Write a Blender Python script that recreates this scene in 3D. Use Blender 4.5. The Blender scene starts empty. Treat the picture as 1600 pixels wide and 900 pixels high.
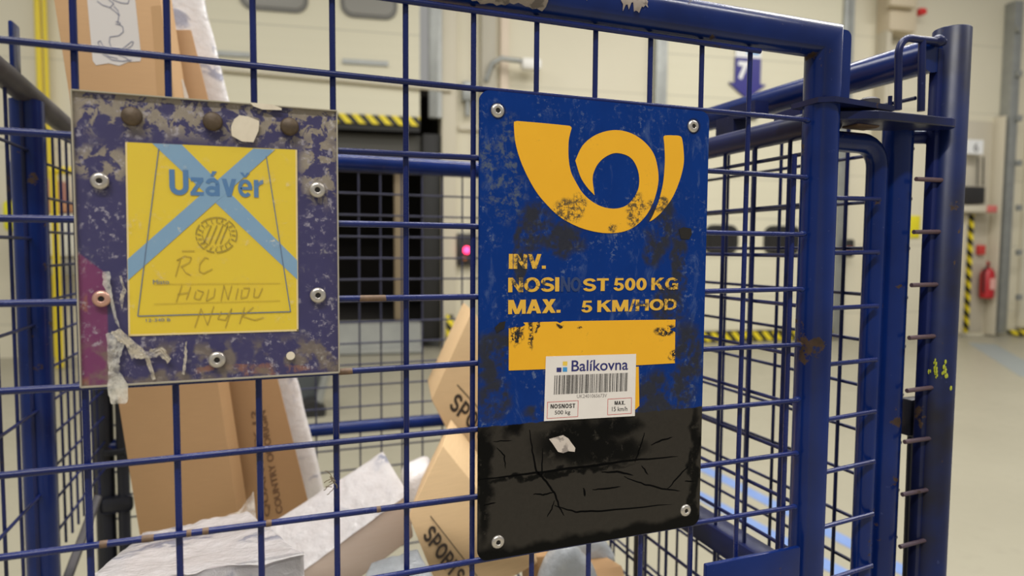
import bpy, bmesh, math, random
from mathutils import Vector, Matrix, Euler
random.seed(7)
S = bpy.context.scene
COL = S.collection
PI = math.pi

# ------------------------------------------------------------------ camera
YAW, PIT, ROL = 0.35738432, -0.05931184, 0.00711579
CAM = Vector((0.10898679, -0.45755050, -0.11763003))
FPX = 1007.7317
FWD = Vector((math.sin(YAW)*math.cos(PIT), math.cos(YAW)*math.cos(PIT), math.sin(PIT)))
_r = Vector((math.cos(YAW), -math.sin(YAW), 0)); _u = _r.cross(FWD)
RGT = _r*math.cos(ROL) + _u*math.sin(ROL); UPV = -_r*math.sin(ROL) + _u*math.cos(ROL)
cam = bpy.data.cameras.new('camera'); camo = bpy.data.objects.new('camera', cam); COL.objects.link(camo)
M = Matrix((RGT, UPV, -FWD)).transposed().to_4x4(); M.translation = CAM
camo.matrix_world = M
cam.sensor_width = 36; cam.lens = FPX*36/1600
cam.clip_start = 0.02; cam.clip_end = 100
cam.dof.use_dof = True; cam.dof.focus_distance = 0.53; cam.dof.aperture_fstop = 5.6
S.camera = camo
FLOOR = -1.5176

# ------------------------------------------------------------------ light
S.view_settings.view_transform = 'Standard'; S.view_settings.look = 'None'
S.view_settings.gamma = 1; S.view_settings.use_curve_mapping = False
S.view_settings.exposure = 0.0
w = bpy.data.worlds.new('world'); S.world = w; w.use_nodes = True
w.node_tree.nodes['Background'].inputs[0].default_value = (1.0, 0.98, 0.93, 1)
w.node_tree.nodes['Background'].inputs[1].default_value = 0.31
def area(name, loc, sx, sy, power, col=(1, .975, .92), rot=(0, 0, 0)):
    l = bpy.data.lights.new(name, 'AREA'); l.shape = 'RECTANGLE'; l.size = sx; l.size_y = sy
    l.energy = power; l.color = col
    o = bpy.data.objects.new(name, l); o.location = loc; o.rotation_euler = rot; COL.objects.link(o); return o
for x, y, pw in ((-1.5, -3.2, 370), (1.5, 0.9, 290), (4.0, 4.6, 105), (-3.0, 4.6, 140), (7.8, 3.4, 210), (5.5, -1.5, 170)):
    area('ceiling_lamp', (x, y, 4.9), 4.5, 0.35, pw)

# ------------------------------------------------------------------ pixel -> place helpers
def ray(x, y): return FWD + RGT*((x-800)/FPX) - UPV*((y-450)/FPX)
def at(x, y, ax, v):
    d = ray(x, y); t = (v-CAM[ax])/d[ax]; return CAM + d*t
def fp(x, y, Y=0.0): return at(x, y, 1, Y)
WO = Vector((1.743, 8.524, FLOOR)); WU = Vector((.98769, -.15643, 0)); WN = Vector((.15643, .98769, 0))
WROT = math.atan2(WU.y, WU.x)
def wl(x, y, off=0.0):      # a point (along, out, up) on the far wall
    d = ray(x, y); t = ((WO-CAM).dot(WN)-off)/d.dot(WN); p = CAM + d*t - WO
    return p.dot(WU), p.z
def wp(s, out, z): return WO + WU*s - WN*out + Vector((0, 0, z))

# ------------------------------------------------------------------ node helper
def lin(r, g, b):
    f = lambda c: (c/255/12.92) if c/255 <= .04045 else ((c/255+.055)/1.055)**2.4
    return (f(r), f(g), f(b), 1)
class NH:
    def __init__(s, nt): s.nt = nt
    def _in(s, sock, v):
        if isinstance(v, bpy.types.NodeSocket): s.nt.links.new(v, sock)
        elif v is not None: sock.default_value = v
    def n(s, t): return s.nt.nodes.new(t)
    def obj(s): return s.n('ShaderNodeTexCoord').outputs['Object']
    def sep(s, v):
        k = s.n('ShaderNodeSeparateXYZ'); s._in(k.inputs[0], v); return k.outputs[0], k.outputs[1], k.outputs[2]
    def comb(s, x, y, z):
        k = s.n('ShaderNodeCombineXYZ'); s._in(k.inputs[0], x); s._in(k.inputs[1], y); s._in(k.inputs[2], z); return k.outputs[0]
    def m(s, op, a, b=None, c=None):
        k = s.n('ShaderNodeMath'); k.operation = op
        s._in(k.inputs[0], a); s._in(k.inputs[1], b); s._in(k.inputs[2], c); return k.outputs[0]
    def noise(s, v, sc, det=3, ro=.55, dist=0):
        k = s.n('ShaderNodeTexNoise'); s._in(k.inputs['Vector'], v); k.inputs['Scale'].default_value = sc
        k.inputs['Detail'].default_value = det; k.inputs['Roughness'].default_value = ro; k.inputs['Distortion'].default_value = dist
        return k.outputs[0]
    def scale(s, v, xyz):
        k = s.n('ShaderNodeVectorMath'); k.operation = 'MULTIPLY'; s._in(k.inputs[0], v); k.inputs[1].default_value = xyz; return k.outputs[0]
    def ss(s, v, lo, hi, a=0, b=1):
        k = s.n('ShaderNodeMapRange'); k.interpolation_type = 'SMOOTHSTEP'; s._in(k.inputs[0], v)
        k.inputs[1].default_value = lo; k.inputs[2].default_value = hi; k.inputs[3].default_value = a; k.inputs[4].default_value = b
        return k.outputs[0]
    def mix(s, f, a, b):
        k = s.n('ShaderNodeMix'); k.data_type = 'RGBA'; s._in(k.inputs[0], f); s._in(k.inputs[6], a); s._in(k.inputs[7], b); return k.outputs[2]
    def edge(s, v, sc, rnd=1):
        k = s.n('ShaderNodeTexVoronoi'); k.feature = 'DISTANCE_TO_EDGE'; s._in(k.inputs['Vector'], v)
        k.inputs['Scale'].default_value = sc; return k.outputs[0]
    def warp(s, v, sc, amt):
        k = s.n('ShaderNodeTexNoise'); s._in(k.inputs['Vector'], v); k.inputs['Scale'].default_value = sc; k.inputs['Detail'].default_value = 4
        a = s.n('ShaderNodeVectorMath'); a.operation = 'SUBTRACT'; s.nt.links.new(k.outputs[1], a.inputs[0]); a.inputs[1].default_value = (.5, .5, .5)
        b = s.n('ShaderNodeVectorMath'); b.operation = 'SCALE'; s.nt.links.new(a.outputs[0], b.inputs[0]); b.inputs['Scale'].default_value = amt
        c = s.n('ShaderNodeVectorMath'); c.operation = 'ADD'; s._in(c.inputs[0], v); s.nt.links.new(b.outputs[0], c.inputs[1]); return c.outputs[0]
    def blobs(s, v, lst, soft=.25):       # irregular patches: (x, z, rx, rz) in local metres
        x, y, z = s.sep(v); out = None
        for cx, cz, rx, rz in lst:
            dx = s.m('DIVIDE', s.m('SUBTRACT', x, cx), rx); dz = s.m('DIVIDE', s.m('SUBTRACT', z, cz), rz)
            d = s.m('ADD', s.m('MULTIPLY', dx, dx), s.m('MULTIPLY', dz, dz))
            mk = s.ss(d, 1+soft, 1-soft); out = mk if out is None else s.m('MAXIMUM', out, mk)
        return out
MATS = {}
def material(name, col, rough=.5, metal=0, fn=None, emit=None, estr=0, spec=.5, coat=0, alpha=1):
    m = bpy.data.materials.new(name); m.use_nodes = True; nt = m.node_tree
    b = nt.nodes['Principled BSDF']; h = NH(nt)
    b.inputs['Base Color'].default_value = col; b.inputs['Roughness'].default_value = rough
    b.inputs['Metallic'].default_value = metal; b.inputs['Specular IOR Level'].default_value = spec
    b.inputs['Coat Weight'].default_value = coat; b.inputs['Alpha'].default_value = alpha
    if emit: b.inputs['Emission Color'].default_value = emit; b.inputs['Emission Strength'].default_value = estr
    if fn:
        r = fn(h)
        if 'c' in r: nt.links.new(r['c'], b.inputs['Base Color'])
        if 'r' in r: nt.links.new(r['r'], b.inputs['Roughness'])
        if 'a' in r: nt.links.new(r['a'], b.inputs['Alpha'])
        if 'b' in r:
            k = nt.nodes.new('ShaderNodeBump'); k.inputs['Strength'].default_value = r.get('bs', .3); k.inputs['Distance'].default_value = r.get('bd', .001)
            nt.links.new(r['b'], k.inputs['Height']); nt.links.new(k.outputs[0], b.inputs['Normal'])
    MATS[name] = m; return m
def paint(base, dark, rust_amt, rough=.20):
    def f(h):
        o = h.obj(); n1 = h.noise(o, 9, 4); n2 = h.noise(o, 34, 5, .65); n3 = h.noise(o, 140, 3)
        c = h.mix(h.ss(n1, .35, .7), base, dark)
        rm = h.ss(h.m('ADD', n2, h.m('MULTIPLY', h.m('SUBTRACT', n1, .5), .5)), .80-rust_amt, .84-rust_amt)
        c = h.mix(rm, c, h.mix(n3, lin(36, 28, 26), lin(82, 60, 42)))
        c = h.mix(h.m('MULTIPLY', h.ss(n3, .70, .76), .22), c, lin(90, 100, 150))
        return dict(c=c, r=h.m('ADD', h.m('MULTIPLY', rm, .4), h.m('ADD', rough-.08, h.m('MULTIPLY', n2, .18))), b=h.m('ADD', n2, h.m('MULTIPLY', n3, .3)), bs=.12, bd=.0005)
    return f
BLUE = material('blue_paint', lin(16, 36, 120), spec=.36, fn=paint(lin(13, 39, 104), lin(10, 29, 82), .14))
WIRE = material('wire_paint', lin(22, 34, 90), spec=.4, fn=paint(lin(22, 36, 98), lin(16, 26, 76), .09, .26))
NAVY = material('dark_navy_paint', lin(22, 28, 66), spec=.35, fn=paint(lin(24, 34, 86), lin(20, 24, 48), .12, .30))
MESHG = material('grey_navy_wire', lin(62, 64, 88), fn=paint(lin(60, 62, 90), lin(46, 48, 72), .05, .45))
RUSTY = material('rusty_wire', lin(96, 70, 66), fn=paint(lin(96, 74, 78), lin(74, 60, 72), .12, .55))
GREYTUBE = material('worn_grey_tube', lin(70, 66, 68), fn=paint(lin(78, 74, 76), lin(52, 50, 58), .10, .5))
BLACKP = material('black_paint', lin(22, 24, 34), fn=paint(lin(24, 26, 38), lin(16, 17, 24), .06, .45))
ALU = material('aluminium_rivet', lin(205, 198, 190), .32, .75, fn=lambda h: dict(c=h.mix(h.noise(h.obj(), 300, 3), lin(176, 168, 160), lin(226, 220, 212))))
PINKALU = material('reddish_rivet', lin(214, 168, 150), .35, .6)
HOLE = material('rivet_hole', lin(24, 20, 18), .8)
CAST = material('brown_knob', lin(84, 70, 56), .55, .3, fn=lambda h: dict(c=h.mix(h.noise(h.obj(), 220, 4), lin(62, 52, 44), lin(112, 94, 74)), b=h.noise(h.obj(), 300, 3), bs=.3))

# ------------------------------------------------------------------ mesh helpers
OFF = {}
def bm_new(): return bmesh.new()
def link(name, bm, mat, parent=None, smooth=True, angle=.6):
    me = bpy.data.meshes.new(name)
    off = OFF.get(parent, Vector((0, 0, 0))) if parent else Vector((0, 0, 0))
    bmesh.ops.recalc_face_normals(bm, faces=bm.faces[:])
    for v in bm.verts: v.co -= off
    bm.to_mesh(me); bm.free()
    if smooth:
        for p in me.polygons: p.use_smooth = True
        try: me.set_sharp_from_angle(angle=angle)
        except Exception: pass
    o = bpy.data.objects.new(name, me); COL.objects.link(o)
    for mm in (mat if isinstance(mat, (list, tuple)) else [mat]): me.materials.append(mm)
    if parent: o.parent = parent
    OFF[o] = off
    return o
def tag(o, label=None, cat=None, group=None, kind=None):
    if label: o['label'] = label
    if cat: o['category'] = cat
    if group: o['group'] = group
    if kind: o['kind'] = kind
    return o
def thing(name, loc, label, cat, group=None):
    o = bpy.data.objects.new(name, None); o.empty_display_size = .05; o.location = loc; COL.objects.link(o)
    OFF[o] = Vector(loc); return tag(o, label, cat, group)
def solo(name, bm, mat, loc, label, cat, group=None, kind=None, **k):   # a thing that is one mesh, origin at loc
    loc = Vector(loc)
    for v in bm.verts: v.co -= loc
    o = link(name, bm, mat, None, **k); o.location = loc; OFF[o] = loc
    return tag(o, label, cat, group, kind)
def box(bm, c, size, rot=None, bev=0.0, seg=2):
    r = bmesh.ops.create_cube(bm, size=1); vs = r['verts']
    m = Matrix.Translation(c) @ (rot.to_matrix().to_4x4() if isinstance(rot, Euler) else (rot or Matrix.Identity(4))) @ Matrix.Diagonal((*size, 1))
    bmesh.ops.transform(bm, matrix=m, verts=vs)
    if bev:
        es = list({e for v in vs for e in v.link_edges}); bmesh.ops.bevel(bm, geom=es, offset=bev, segments=seg, affect='EDGES', profile=.5)
def hexa(bm, p8, bev=0.0, seg=2):          # front quad then back quad
    vs = [bm.verts.new(p) for p in p8]
    fs = [bm.faces.new([vs[i] for i in f]) for f in ((0, 1, 2, 3), (7, 6, 5, 4), (0, 4, 5, 1), (1, 5, 6, 2), (2, 6, 7, 3), (3, 7, 4, 0))]
    bmesh.ops.recalc_face_normals(bm, faces=fs)
    if bev: bmesh.ops.bevel(bm, geom=list({e for f in fs for e in f.edges}), offset=bev, segments=seg, affect='EDGES', profile=.5)
def tube(bm, pts, r, seg=12, cap=True):
    pts = [Vector(p) for p in pts]; n = len(pts); rings = []
    t0 = (pts[1]-pts[0]).normalized(); up = Vector((0, 0, 1)) if abs(t0.z) < .9 else Vector((0, 1, 0))
    a = t0.cross(up).normalized()
    for i, p in enumerate(pts):
        ta = (pts[i]-pts[i-1]).normalized() if i else t0
        tb = (pts[i+1]-pts[i]).normalized() if i < n-1 else ta
        t = (ta+tb).normalized(); a = (a - t*a.dot(t)).normalized(); b = t.cross(a)
        sc = 1/max(.5, math.sqrt(max(.25, (1+ta.dot(tb))/2)))
        bis = (tb-ta); bis = bis.normalized() if bis.length > 1e-6 else None
        rr = r[i] if isinstance(r, (list, tuple)) else r
        ring = []
        for k in range(seg):
            v = a*math.cos(2*PI*k/seg)*rr + b*math.sin(2*PI*k/seg)*rr
            if bis: v = v + bis*(v.dot(bis))*(sc-1)
            ring.append(bm.verts.new(p+v))
        rings.append(ring)
    for i in range(n-1):
        for k in range(seg): bm.faces.new((rings[i][k], rings[i][(k+1) % seg], rings[i+1][(k+1) % seg], rings[i+1][k]))
    if cap: bm.faces.new(rings[0][::-1]); bm.faces.new(rings[-1])
def arc(c, u, v, r, a0, a1, n=6):
    return [Vector(c)+Vector(u)*r*math.cos(a0+(a1-a0)*i/n)+Vector(v)*r*math.sin(a0+(a1-a0)*i/n) for i in range(n+1)]
def lathe(bm, c, ax, prof, seg=24):       # prof: (radius, along axis)
    ax = Vector(ax).normalized(); a = ax.orthogonal().normalized(); b = ax.cross(a); c = Vector(c); prev = None
    for r, h in prof:
        ring = [bm.verts.new(c+ax*h+(a*math.cos(2*PI*k/seg)+b*math.sin(2*PI*k/seg))*max(r, 1e-5)) for k in range(seg)]
        if prev:
            for k in range(seg): bm.faces.new((prev[k], prev[(k+1) % seg], ring[(k+1) % seg], ring[k]))
        else: bm.faces.new(ring[::-1])
        prev = ring
    bm.faces.new(prev)
def prism(bm, pts, vec, bev=0.0):          # closed polygon pushed along vec
    vs = [bm.verts.new(p) for p in pts]; f = bm.faces.new(vs)
    r = bmesh.ops.extrude_face_region(bm, geom=[f]); nv = [g for g in r['geom'] if isinstance(g, bmesh.types.BMVert)]
    bmesh.ops.translate(bm, vec=vec, verts=nv)
def pxprism(bm, pxs, Yf, th): prism(bm, [fp(x, y, Yf) for x, y in pxs], Vector((0, th, 0)))
def text_bm(s, bold=0.0, ext=0.0):
    c = bpy.data.curves.new('t', 'FONT'); c.body = s; c.offset = bold; c.extrude = ext; c.resolution_u = 6
    o = bpy.data.objects.new('t', c); COL.objects.link(o); bpy.context.view_layer.update()
    me = bpy.data.meshes.new_from_object(o.evaluated_get(bpy.context.evaluated_depsgraph_get()))
    bm = bmesh.new(); bm.from_mesh(me); bpy.data.objects.remove(o); bpy.data.curves.remove(c); bpy.data.meshes.remove(me); return bm
def _arc(cx, cy, rx, ry, a0, a1, n=14): return [(cx+rx*math.cos(math.radians(a0+(a1-a0)*i/n)), cy+ry*math.sin(math.radians(a0+(a1-a0)*i/n))) for i in range(n+1)]
def _pen(pts, w, closed=False):            # a stroke of constant width as quads
    P = [Vector(p) for p in pts]; n = len(P); L_, R_ = [], []
    for i in range(n):
        a = P[(i-1) % n] if (closed or i) else P[i]; b = P[(i+1) % n] if (closed or i < n-1) else P[i]
        d = (b-a).normalized(); q = Vector((-d.y, d.x))*w/2; L_.append(P[i]+q); R_.append(P[i]-q)
    return [[L_[i], L_[(i+1) % n], R_[(i+1) % n], R_[i]] for i in range(n if closed else n-1)]
def _rc(x0, y0, x1, y1): return [(x0, y0), (x1, y0), (x1, y1), (x0, y1)]
def _glyph(c):
    if c == 'I': return .21, [_rc(0, 0, .21, 1)]
    if c == 'N': return .72, [_rc(0, 0, .2, 1), _rc(.52, 0, .72, 1), [(0, 1), (.22, 1), (.72, 0), (.5, 0)]]
    if c == 'V': return .72, [[(0, 1), (.22, 1), (.47, 0), (.25, 0)], [(.5, 1), (.72, 1), (.47, 0), (.25, 0)]]
    if c == '.': return .22, [_rc(0, 0, .21, .21)]
    if c == '/': return .34, [[(0, -.03), (.13, -.03), (.34, 1.03), (.21, 1.03)]]
    if c == 'O': return .80, _pen(_arc(.40, .5, .30, .41, 0, 360, 28)[:-1], .2, True)
    if c == '0': return .58, _pen(_arc(.29, .5, .19, .41, 0, 360, 28)[:-1], .19, True)
    if c == 'S': return .68, _pen(_arc(.34, .71, .235, .2, 12, 262, 16)+_arc(.335, .285, .245, .205, 88, -168, 16), .19)
    if c == 'T': return .62, [_rc(0, .82, .62, 1), _rc(.205, 0, .415, 1)]
    if c == '5': return .57, [_rc(.1, .83, .53, 1), [(.04, .44), (.2, .46), (.25, 1), (.1, 1)]]+_pen(_arc(.275, .315, .195, .235, 148, -168, 18), .18)
    if c == 'K': return .74, [_rc(0, 0, .2, 1), [(.17, .36), (.17, .62), (.48, 1), (.73, 1)], [(.24, .5), (.4, .66), (.74, 0), (.5, 0)]]
    if c == 'G': return .76, _pen(_arc(.39, .5, .29, .41, 38, 322, 24), .2)+[_rc(.41, .36, .75, .54), _rc(.6, .04, .75, .54)]
    if c == 'M': return .86, [_rc(0, 0, .19, 1), _rc(.67, 0, .86, 1), [(0, 1), (.26, 1), (.51, 0), (.33, 0)], [(.6, 1), (.86, 1), (.53, 0), (.35, 0)]]
    if c == 'A': return .74, [[(0, 0), (.22, 0), (.48, 1), (.26, 1)], [(.74, 0), (.52, 0), (.26, 1), (.48, 1)], _rc(.16, .2, .58, .37)]
    if c == 'X': return .7, [[(0, 0), (.24, 0), (.69, 1), (.45, 1)], [(.7, 0), (.46, 0), (.01, 1), (.25, 1)]]
    if c == 'H': return .72, [_rc(0, 0, .2, 1), _rc(.52, 0, .72, 1), _rc(.1, .42, .62, .6)]
    if c == 'D': return .73, [_rc(0, 0, .2, 1)]+_pen([(.1, .09), (.3, .09)]+_arc(.3, .5, .325, .41, -84, 84, 18)+[(.3, .91), (.1, .91)], .18)
    if c == 'P': return .66, [_rc(0, 0, .2, 1)]+_pen([(.1, .92), (.36, .92)]+_arc(.36, .68, .2, .235, 84, -84, 12)+[(.36, .445), (.1, .445)], .17)
    if c == 'R': return .72, [_rc(0, 0, .2, 1)]+_pen([(.1, .92), (.38, .92)]+_arc(.38, .70, .2, .22, 84, -84, 12)+[(.38, .48), (.1, .48)], .17)+[[(.34, .48), (.52, .5), (.72, 0), (.49, 0)]]
    if c == 'U': return .70, _pen([(.1, 1), (.1, .4)]+_arc(.35, .34, .25, .25, 180, 360, 14)+[(.6, .4), (.6, 1)], .2)
    if c == 'z': return .50, [_rc(.02, .57, .49, .72), _rc(0, 0, .5, .15), [(0, .12), (.2, .15), (.49, .6), (.29, .57)]]
    if c in 'aá': return .56, [_rc(.38, 0, .54, .48)]+_pen(_arc(.27, .47, .19, .18, 168, 0, 10), .15)+_pen(_arc(.25, .2, .18, .135, 0, 360, 18)[:-1], .14, True)+([[(.2, .80), (.31, .80), (.45, 1.0), (.27, 1.0)]] if c == 'á' else [])
    if c == 'v': return .56, [[(0, .72), (.18, .72), (.37, 0), (.2, 0)], [(.38, .72), (.56, .72), (.36, 0), (.19, 0)]]
    if c in 'eě': return .56, _pen(_arc(.28, .36, .205, .295, 4, 318, 22), .15)+[_rc(.1, .30, .55, .42)]+([[(.08, 1.0), (.21, 1.0), (.31, .82), (.25, .80)], [(.48, 1.0), (.35, 1.0), (.25, .82), (.31, .80)]] if c == 'ě' else [])
    if c == 'r': return .37, [_rc(0, 0, .18, .72), [(.14, .38), (.14, .56), (.25, .70), (.37, .73), (.37, .57), (.24, .52)]]
    return .28, []
def glyph_text(s, fn, track=.07, space=.22):
    x = 0; P = []
    for c in s:
        if c == ' ': x += space; continue
        wd, ps = _glyph(c); P += [[(p[0]+x, p[1], (k % 5)) for p in q] for k, q in enumerate(ps)]; x += wd+track*(.6 if c in './' else 1)
    xs = [p[0] for q in P for p in q]; ys = [p[1] for q in P for p in q]; x0, x1, y0, y1 = min(xs), max(xs), min(ys), max(ys)
    bm = bmesh.new(); o_ = fn(0, 0); n_ = (fn(1, 0)-o_).cross(fn(0, 1)-o_).normalized()
    for q in P:
        try: bm.faces.new([bm.verts.new(fn((p[0]-x0)/(x1-x0), (p[1]-y0)/(y1-y0))+n_*(7e-6*p[2])) for p in q])
        except ValueError: pass
    return bm
def gtext(s, bl, tr, Y, track=.035, space=.22):
    A = fp(*bl, Y); B = fp(*tr, Y)
    return glyph_text(s, lambda u, v: Vector((A.x+(B.x-A.x)*u, Y, A.z+(B.z-A.z)*v)), track, space)
def fit_text(s, fn, bold=0.0):             # fn(u, v) with u, v in 0..1 over the text's own box
    bm = text_bm(s, bold)
    xs = [v.co.x for v in bm.verts]; ys = [v.co.y for v in bm.verts]
    x0, x1, y0, y1 = min(xs), max(xs), min(ys), max(ys)
    for v in bm.verts: v.co = fn((v.co.x-x0)/(x1-x0), (v.co.y-y0)/(y1-y0))
    return bm
def ptext(s, bl, tr, Y, bold=0.0):         # upright lettering on the plane y = Y between two corners
    A = fp(*bl, Y); B = fp(*tr, Y)
    return fit_text(s, lambda u, v: Vector((A.x+(B.x-A.x)*u, Y, A.z+(B.z-A.z)*v)), bold)

# ================================================================== hall shell
def wallmat(h):
    o = h.obj(); x, y, z = h.sep(o)
    n = h.noise(o, .9, 4); c = h.mix(n, lin(214, 207, 184), lin(224, 217, 196))
    seam = h.ss(h.m('ABSOLUTE', h.m('SUBTRACT', h.m('FRACT', h.m('DIVIDE', z, 1.1)), .5)), .488, .496)
    return dict(c=h.mix(h.m('MULTIPLY', seam, .35), c, lin(150, 146, 132)))
WALL = material('hall_wall', lin(218, 211, 188), .6, fn=wallmat)
def floormat(h):
    o = h.obj(); x, y, z = h.sep(o)
    n = h.noise(o, .8, 5); n2 = h.noise(o, 9, 4); c = h.mix(n, lin(148, 143, 126), lin(164, 159, 141)); c = h.mix(h.m('MULTIPLY', h.ss(n2, .55, .75), .25), c, lin(138, 132, 114))
    return dict(c=c, r=h.m('ADD', .28, h.m('MULTIPLY', n2, .2)))
FLOORM = material('polished_concrete', lin(198, 190, 162), .35, fn=floormat)
bm = bm_new(); box(bm, (3, 4, FLOOR-.1), (34, 22, .2)); o = link('floor', bm, FLOORM); tag(o, kind='structure')
def wbox(bm, s0, s1, z0, z1, o0, o1, bev=0):    # a block on the far wall: along, up, out of the wall
    rot = Matrix.Rotation(WROT, 4, 'Z')
    box(bm, wp((s0+s1)/2, (o0+o1)/2, (z0+z1)/2), (abs(s1-s0), abs(o1-o0), abs(z1-z0)), rot, bev)
DOCK0, DOCK1 = -3.3, 0.62
bm = bm_new()
wbox(bm, -14, DOCK0, -.02, 9, -.4, 0); wbox(bm, DOCK1, 17, -.02, 9, -.4, 0); wbox(bm, DOCK0, DOCK1, 5.6, 9, -.4, 0)
o = link('wall_back', bm, WALL); tag(o, kind='structure')
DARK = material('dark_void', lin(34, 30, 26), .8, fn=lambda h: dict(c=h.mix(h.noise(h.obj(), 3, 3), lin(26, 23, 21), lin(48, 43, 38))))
bm = bm_new()
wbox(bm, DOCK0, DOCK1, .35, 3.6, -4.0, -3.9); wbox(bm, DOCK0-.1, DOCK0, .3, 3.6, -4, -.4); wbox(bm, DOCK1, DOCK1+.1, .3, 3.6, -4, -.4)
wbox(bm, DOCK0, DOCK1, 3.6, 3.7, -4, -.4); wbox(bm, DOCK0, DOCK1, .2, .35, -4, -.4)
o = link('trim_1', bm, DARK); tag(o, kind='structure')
# blue guide stripes on the floor
BSTR = material('blue_floor_marking', lin(110, 138, 196), .5, fn=lambda h: dict(c=h.mix(h.noise(h.obj(), 14, 4), lin(100, 130, 190), lin(124, 148, 196))))
for nm, x0, y0, x1, y1, wd, lab in [('a', 2.70, 3.4, 2.70, .6, .09, 'blue line painted on the floor, the farther of the two seen through the cage side mesh'),
                           ('b', 2.36, 3.4, 2.46, .6, .09, 'blue line painted on the floor, the nearer of the two seen through the cage side mesh'),
                           ('c', 10.4, 6.3, 8.2, 4.2, .35, 'faint wide blue band painted on the floor at the right edge of the photo')]:
    d = Vector((x1-x0, y1-y0, 0)).normalized(); nn = Vector((-d.y, d.x, 0))*wd/2; z = Vector((0, 0, FLOOR))
    bm = bm_new(); prism(bm, [Vector((x0, y0, 0))+nn+z, Vector((x0, y0, 0))-nn+z, Vector((x1, y1, 0))-nn+z, Vector((x1, y1, 0))+nn+z], Vector((0, 0, .002)))
    solo('floor_line', bm, BSTR if nm != 'c' else material('faded_blue_marking', lin(140, 146, 146), .5), (x0, y0, FLOOR), lab, 'floor marking')

# ------------------------------------------------------------------ dock doors and fittings
def doormat(h):
    o = h.obj(); x, y, z = h.sep(o)
    rib = h.m('ABSOLUTE', h.m('SUBTRACT', h.m('FRACT', h.m('DIVIDE', z, .15)), .5)); sm = h.m('ABSOLUTE', h.m('SUBTRACT', h.m('FRACT', h.m('DIVIDE', z, .6)), .5))
    c = h.mix(h.m('MULTIPLY', h.ss(rib, .46, .5), .12), lin(220, 214, 190), lin(176, 172, 156)); c = h.mix(h.m('MULTIPLY', h.ss(sm, .485, .495), .5), c, lin(130, 128, 120))
    return dict(c=c, b=rib, bs=.2, bd=.01)
DOOR = material('dock_door_panel', lin(218, 212, 190), .5, fn=doormat)
GALV = material('galvanised_steel', lin(150, 152, 150), .45, .5, fn=lambda h: dict(c=h.mix(h.noise(h.obj(), 6, 4), lin(140, 142, 140), lin(172, 174, 170))))
RUBBER = material('black_rubber', lin(30, 29, 28), .6)
ACRYL = material('smoked_acrylic', lin(150, 148, 142), .1, 0); WFR = material('grey_window_frame', lin(104, 102, 96), .4)
DGLASS = material('dark_window', lin(40, 38, 36), .15)
CREAM = material('cream_metal', lin(206, 198, 178), .5)
def hazmat(h):
    x, y, z = h.sep(h.obj()); t = h.m('FRACT', h.m('DIVIDE', h.m('ADD', h.m('SUBTRACT', x, y), z), .2))
    return dict(c=h.mix(h.m('GREATER_THAN', t, .5), lin(236, 214, 40), lin(30, 28, 26)))
HAZ = material('hazard_stripes', lin(230, 210, 40), .5, fn=hazmat)
def rbox_poly(s0, s1, z0, z1, out, r, n=5):
    P = []
    for cx, cz, a in ((s1-r, z1-r, 0), (s0+r, z1-r, PI/2), (s0+r, z0+r, PI), (s1-r, z0+r, 1.5*PI)):
        for i in range(n+1): P.append(wp(cx+r*math.cos(a+PI/2*i/n), out, cz+r*math.sin(a+PI/2*i/n)))
    return P
# raised sectional door over the open dock (left)
d = thing('door_1', wp(-1.3, 0, 3.1), 'raised cream sectional dock door above the dark open dock', 'dock door'); d['kind'] = 'structure'
bm = bm_new(); wbox(bm, DOCK0-.15, DOCK1-.30, 3.2, 5.7, .02, .09); link('door_panel', bm, DOOR, d)
bm = bm_new(); wbox(bm, DOCK0-.15, DOCK1-.30, 3.08, 3.20, .02, .11); link('hazard_edge', bm, HAZ, d)
bm = bm_new(); wbox(bm, DOCK0-.15, DOCK1-.30, 3.0, 3.07, .03, .09); link('rubber_seal', bm, RUBBER, d)
for s0, s1 in ((-1.98, -1.13), (-.72, .02)):
    bm = bm_new(); prism(bm, rbox_poly(s0, s1, 4.47, 4.95, .085, .16), -WN*.03); f = link('door_window', bm, WFR, d)
    bm = bm_new(); prism(bm, rbox_poly(s0+.05, s1-.05, 4.52, 4.90, .11, .12), -WN*.012); link('pane', bm, ACRYL, f)
bm = bm_new(); tube(bm, [wp(-2.2, .13, 3.68), wp(.75, .13, 3.58)], .03, 8); link('push_bar', bm, CREAM, d)
for s in (-2.15, -.4):
    bm = bm_new(); wbox(bm, s-.3, s+.3, 3.86, 3.92, .09, .12); link('panel_strip', bm, GALV, d)
# closed sectional door further right
d2 = thing('door_2', wp(5.2, 0, .1), 'closed cream sectional dock door with two dark rounded windows, behind the cage side mesh', 'dock door'); d2['kind'] = 'structure'
bm = bm_new(); wbox(bm, 3.85, 6.85, .18, 6.2, .02, .09); link('door_panel', bm, DOOR, d2)
bm = bm_new(); wbox(bm, 3.4, 7.0, .02, .15, .02, .12); link('hazard_edge', bm, HAZ, d2)
for s0, s1 in ((4.62, 5.12), (5.62, 6.2)):
    bm = bm_new(); prism(bm, rbox_poly(s0-.03, s1+.03, 1.36, 1.80, .085, .14), -WN*.03); f = link('door_window', bm, RUBBER, d2)
    bm = bm_new(); prism(bm, rbox_poly(s0+.03, s1-.03, 1.42, 1.74, .11, .1), -WN*.012); link('pane', bm, DGLASS, f)
bm = bm_new(); wbox(bm, 3.95, 5.4, 3.40, 3.44, .09, .13); link('panel_strip', bm, GALV, d2)
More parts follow.
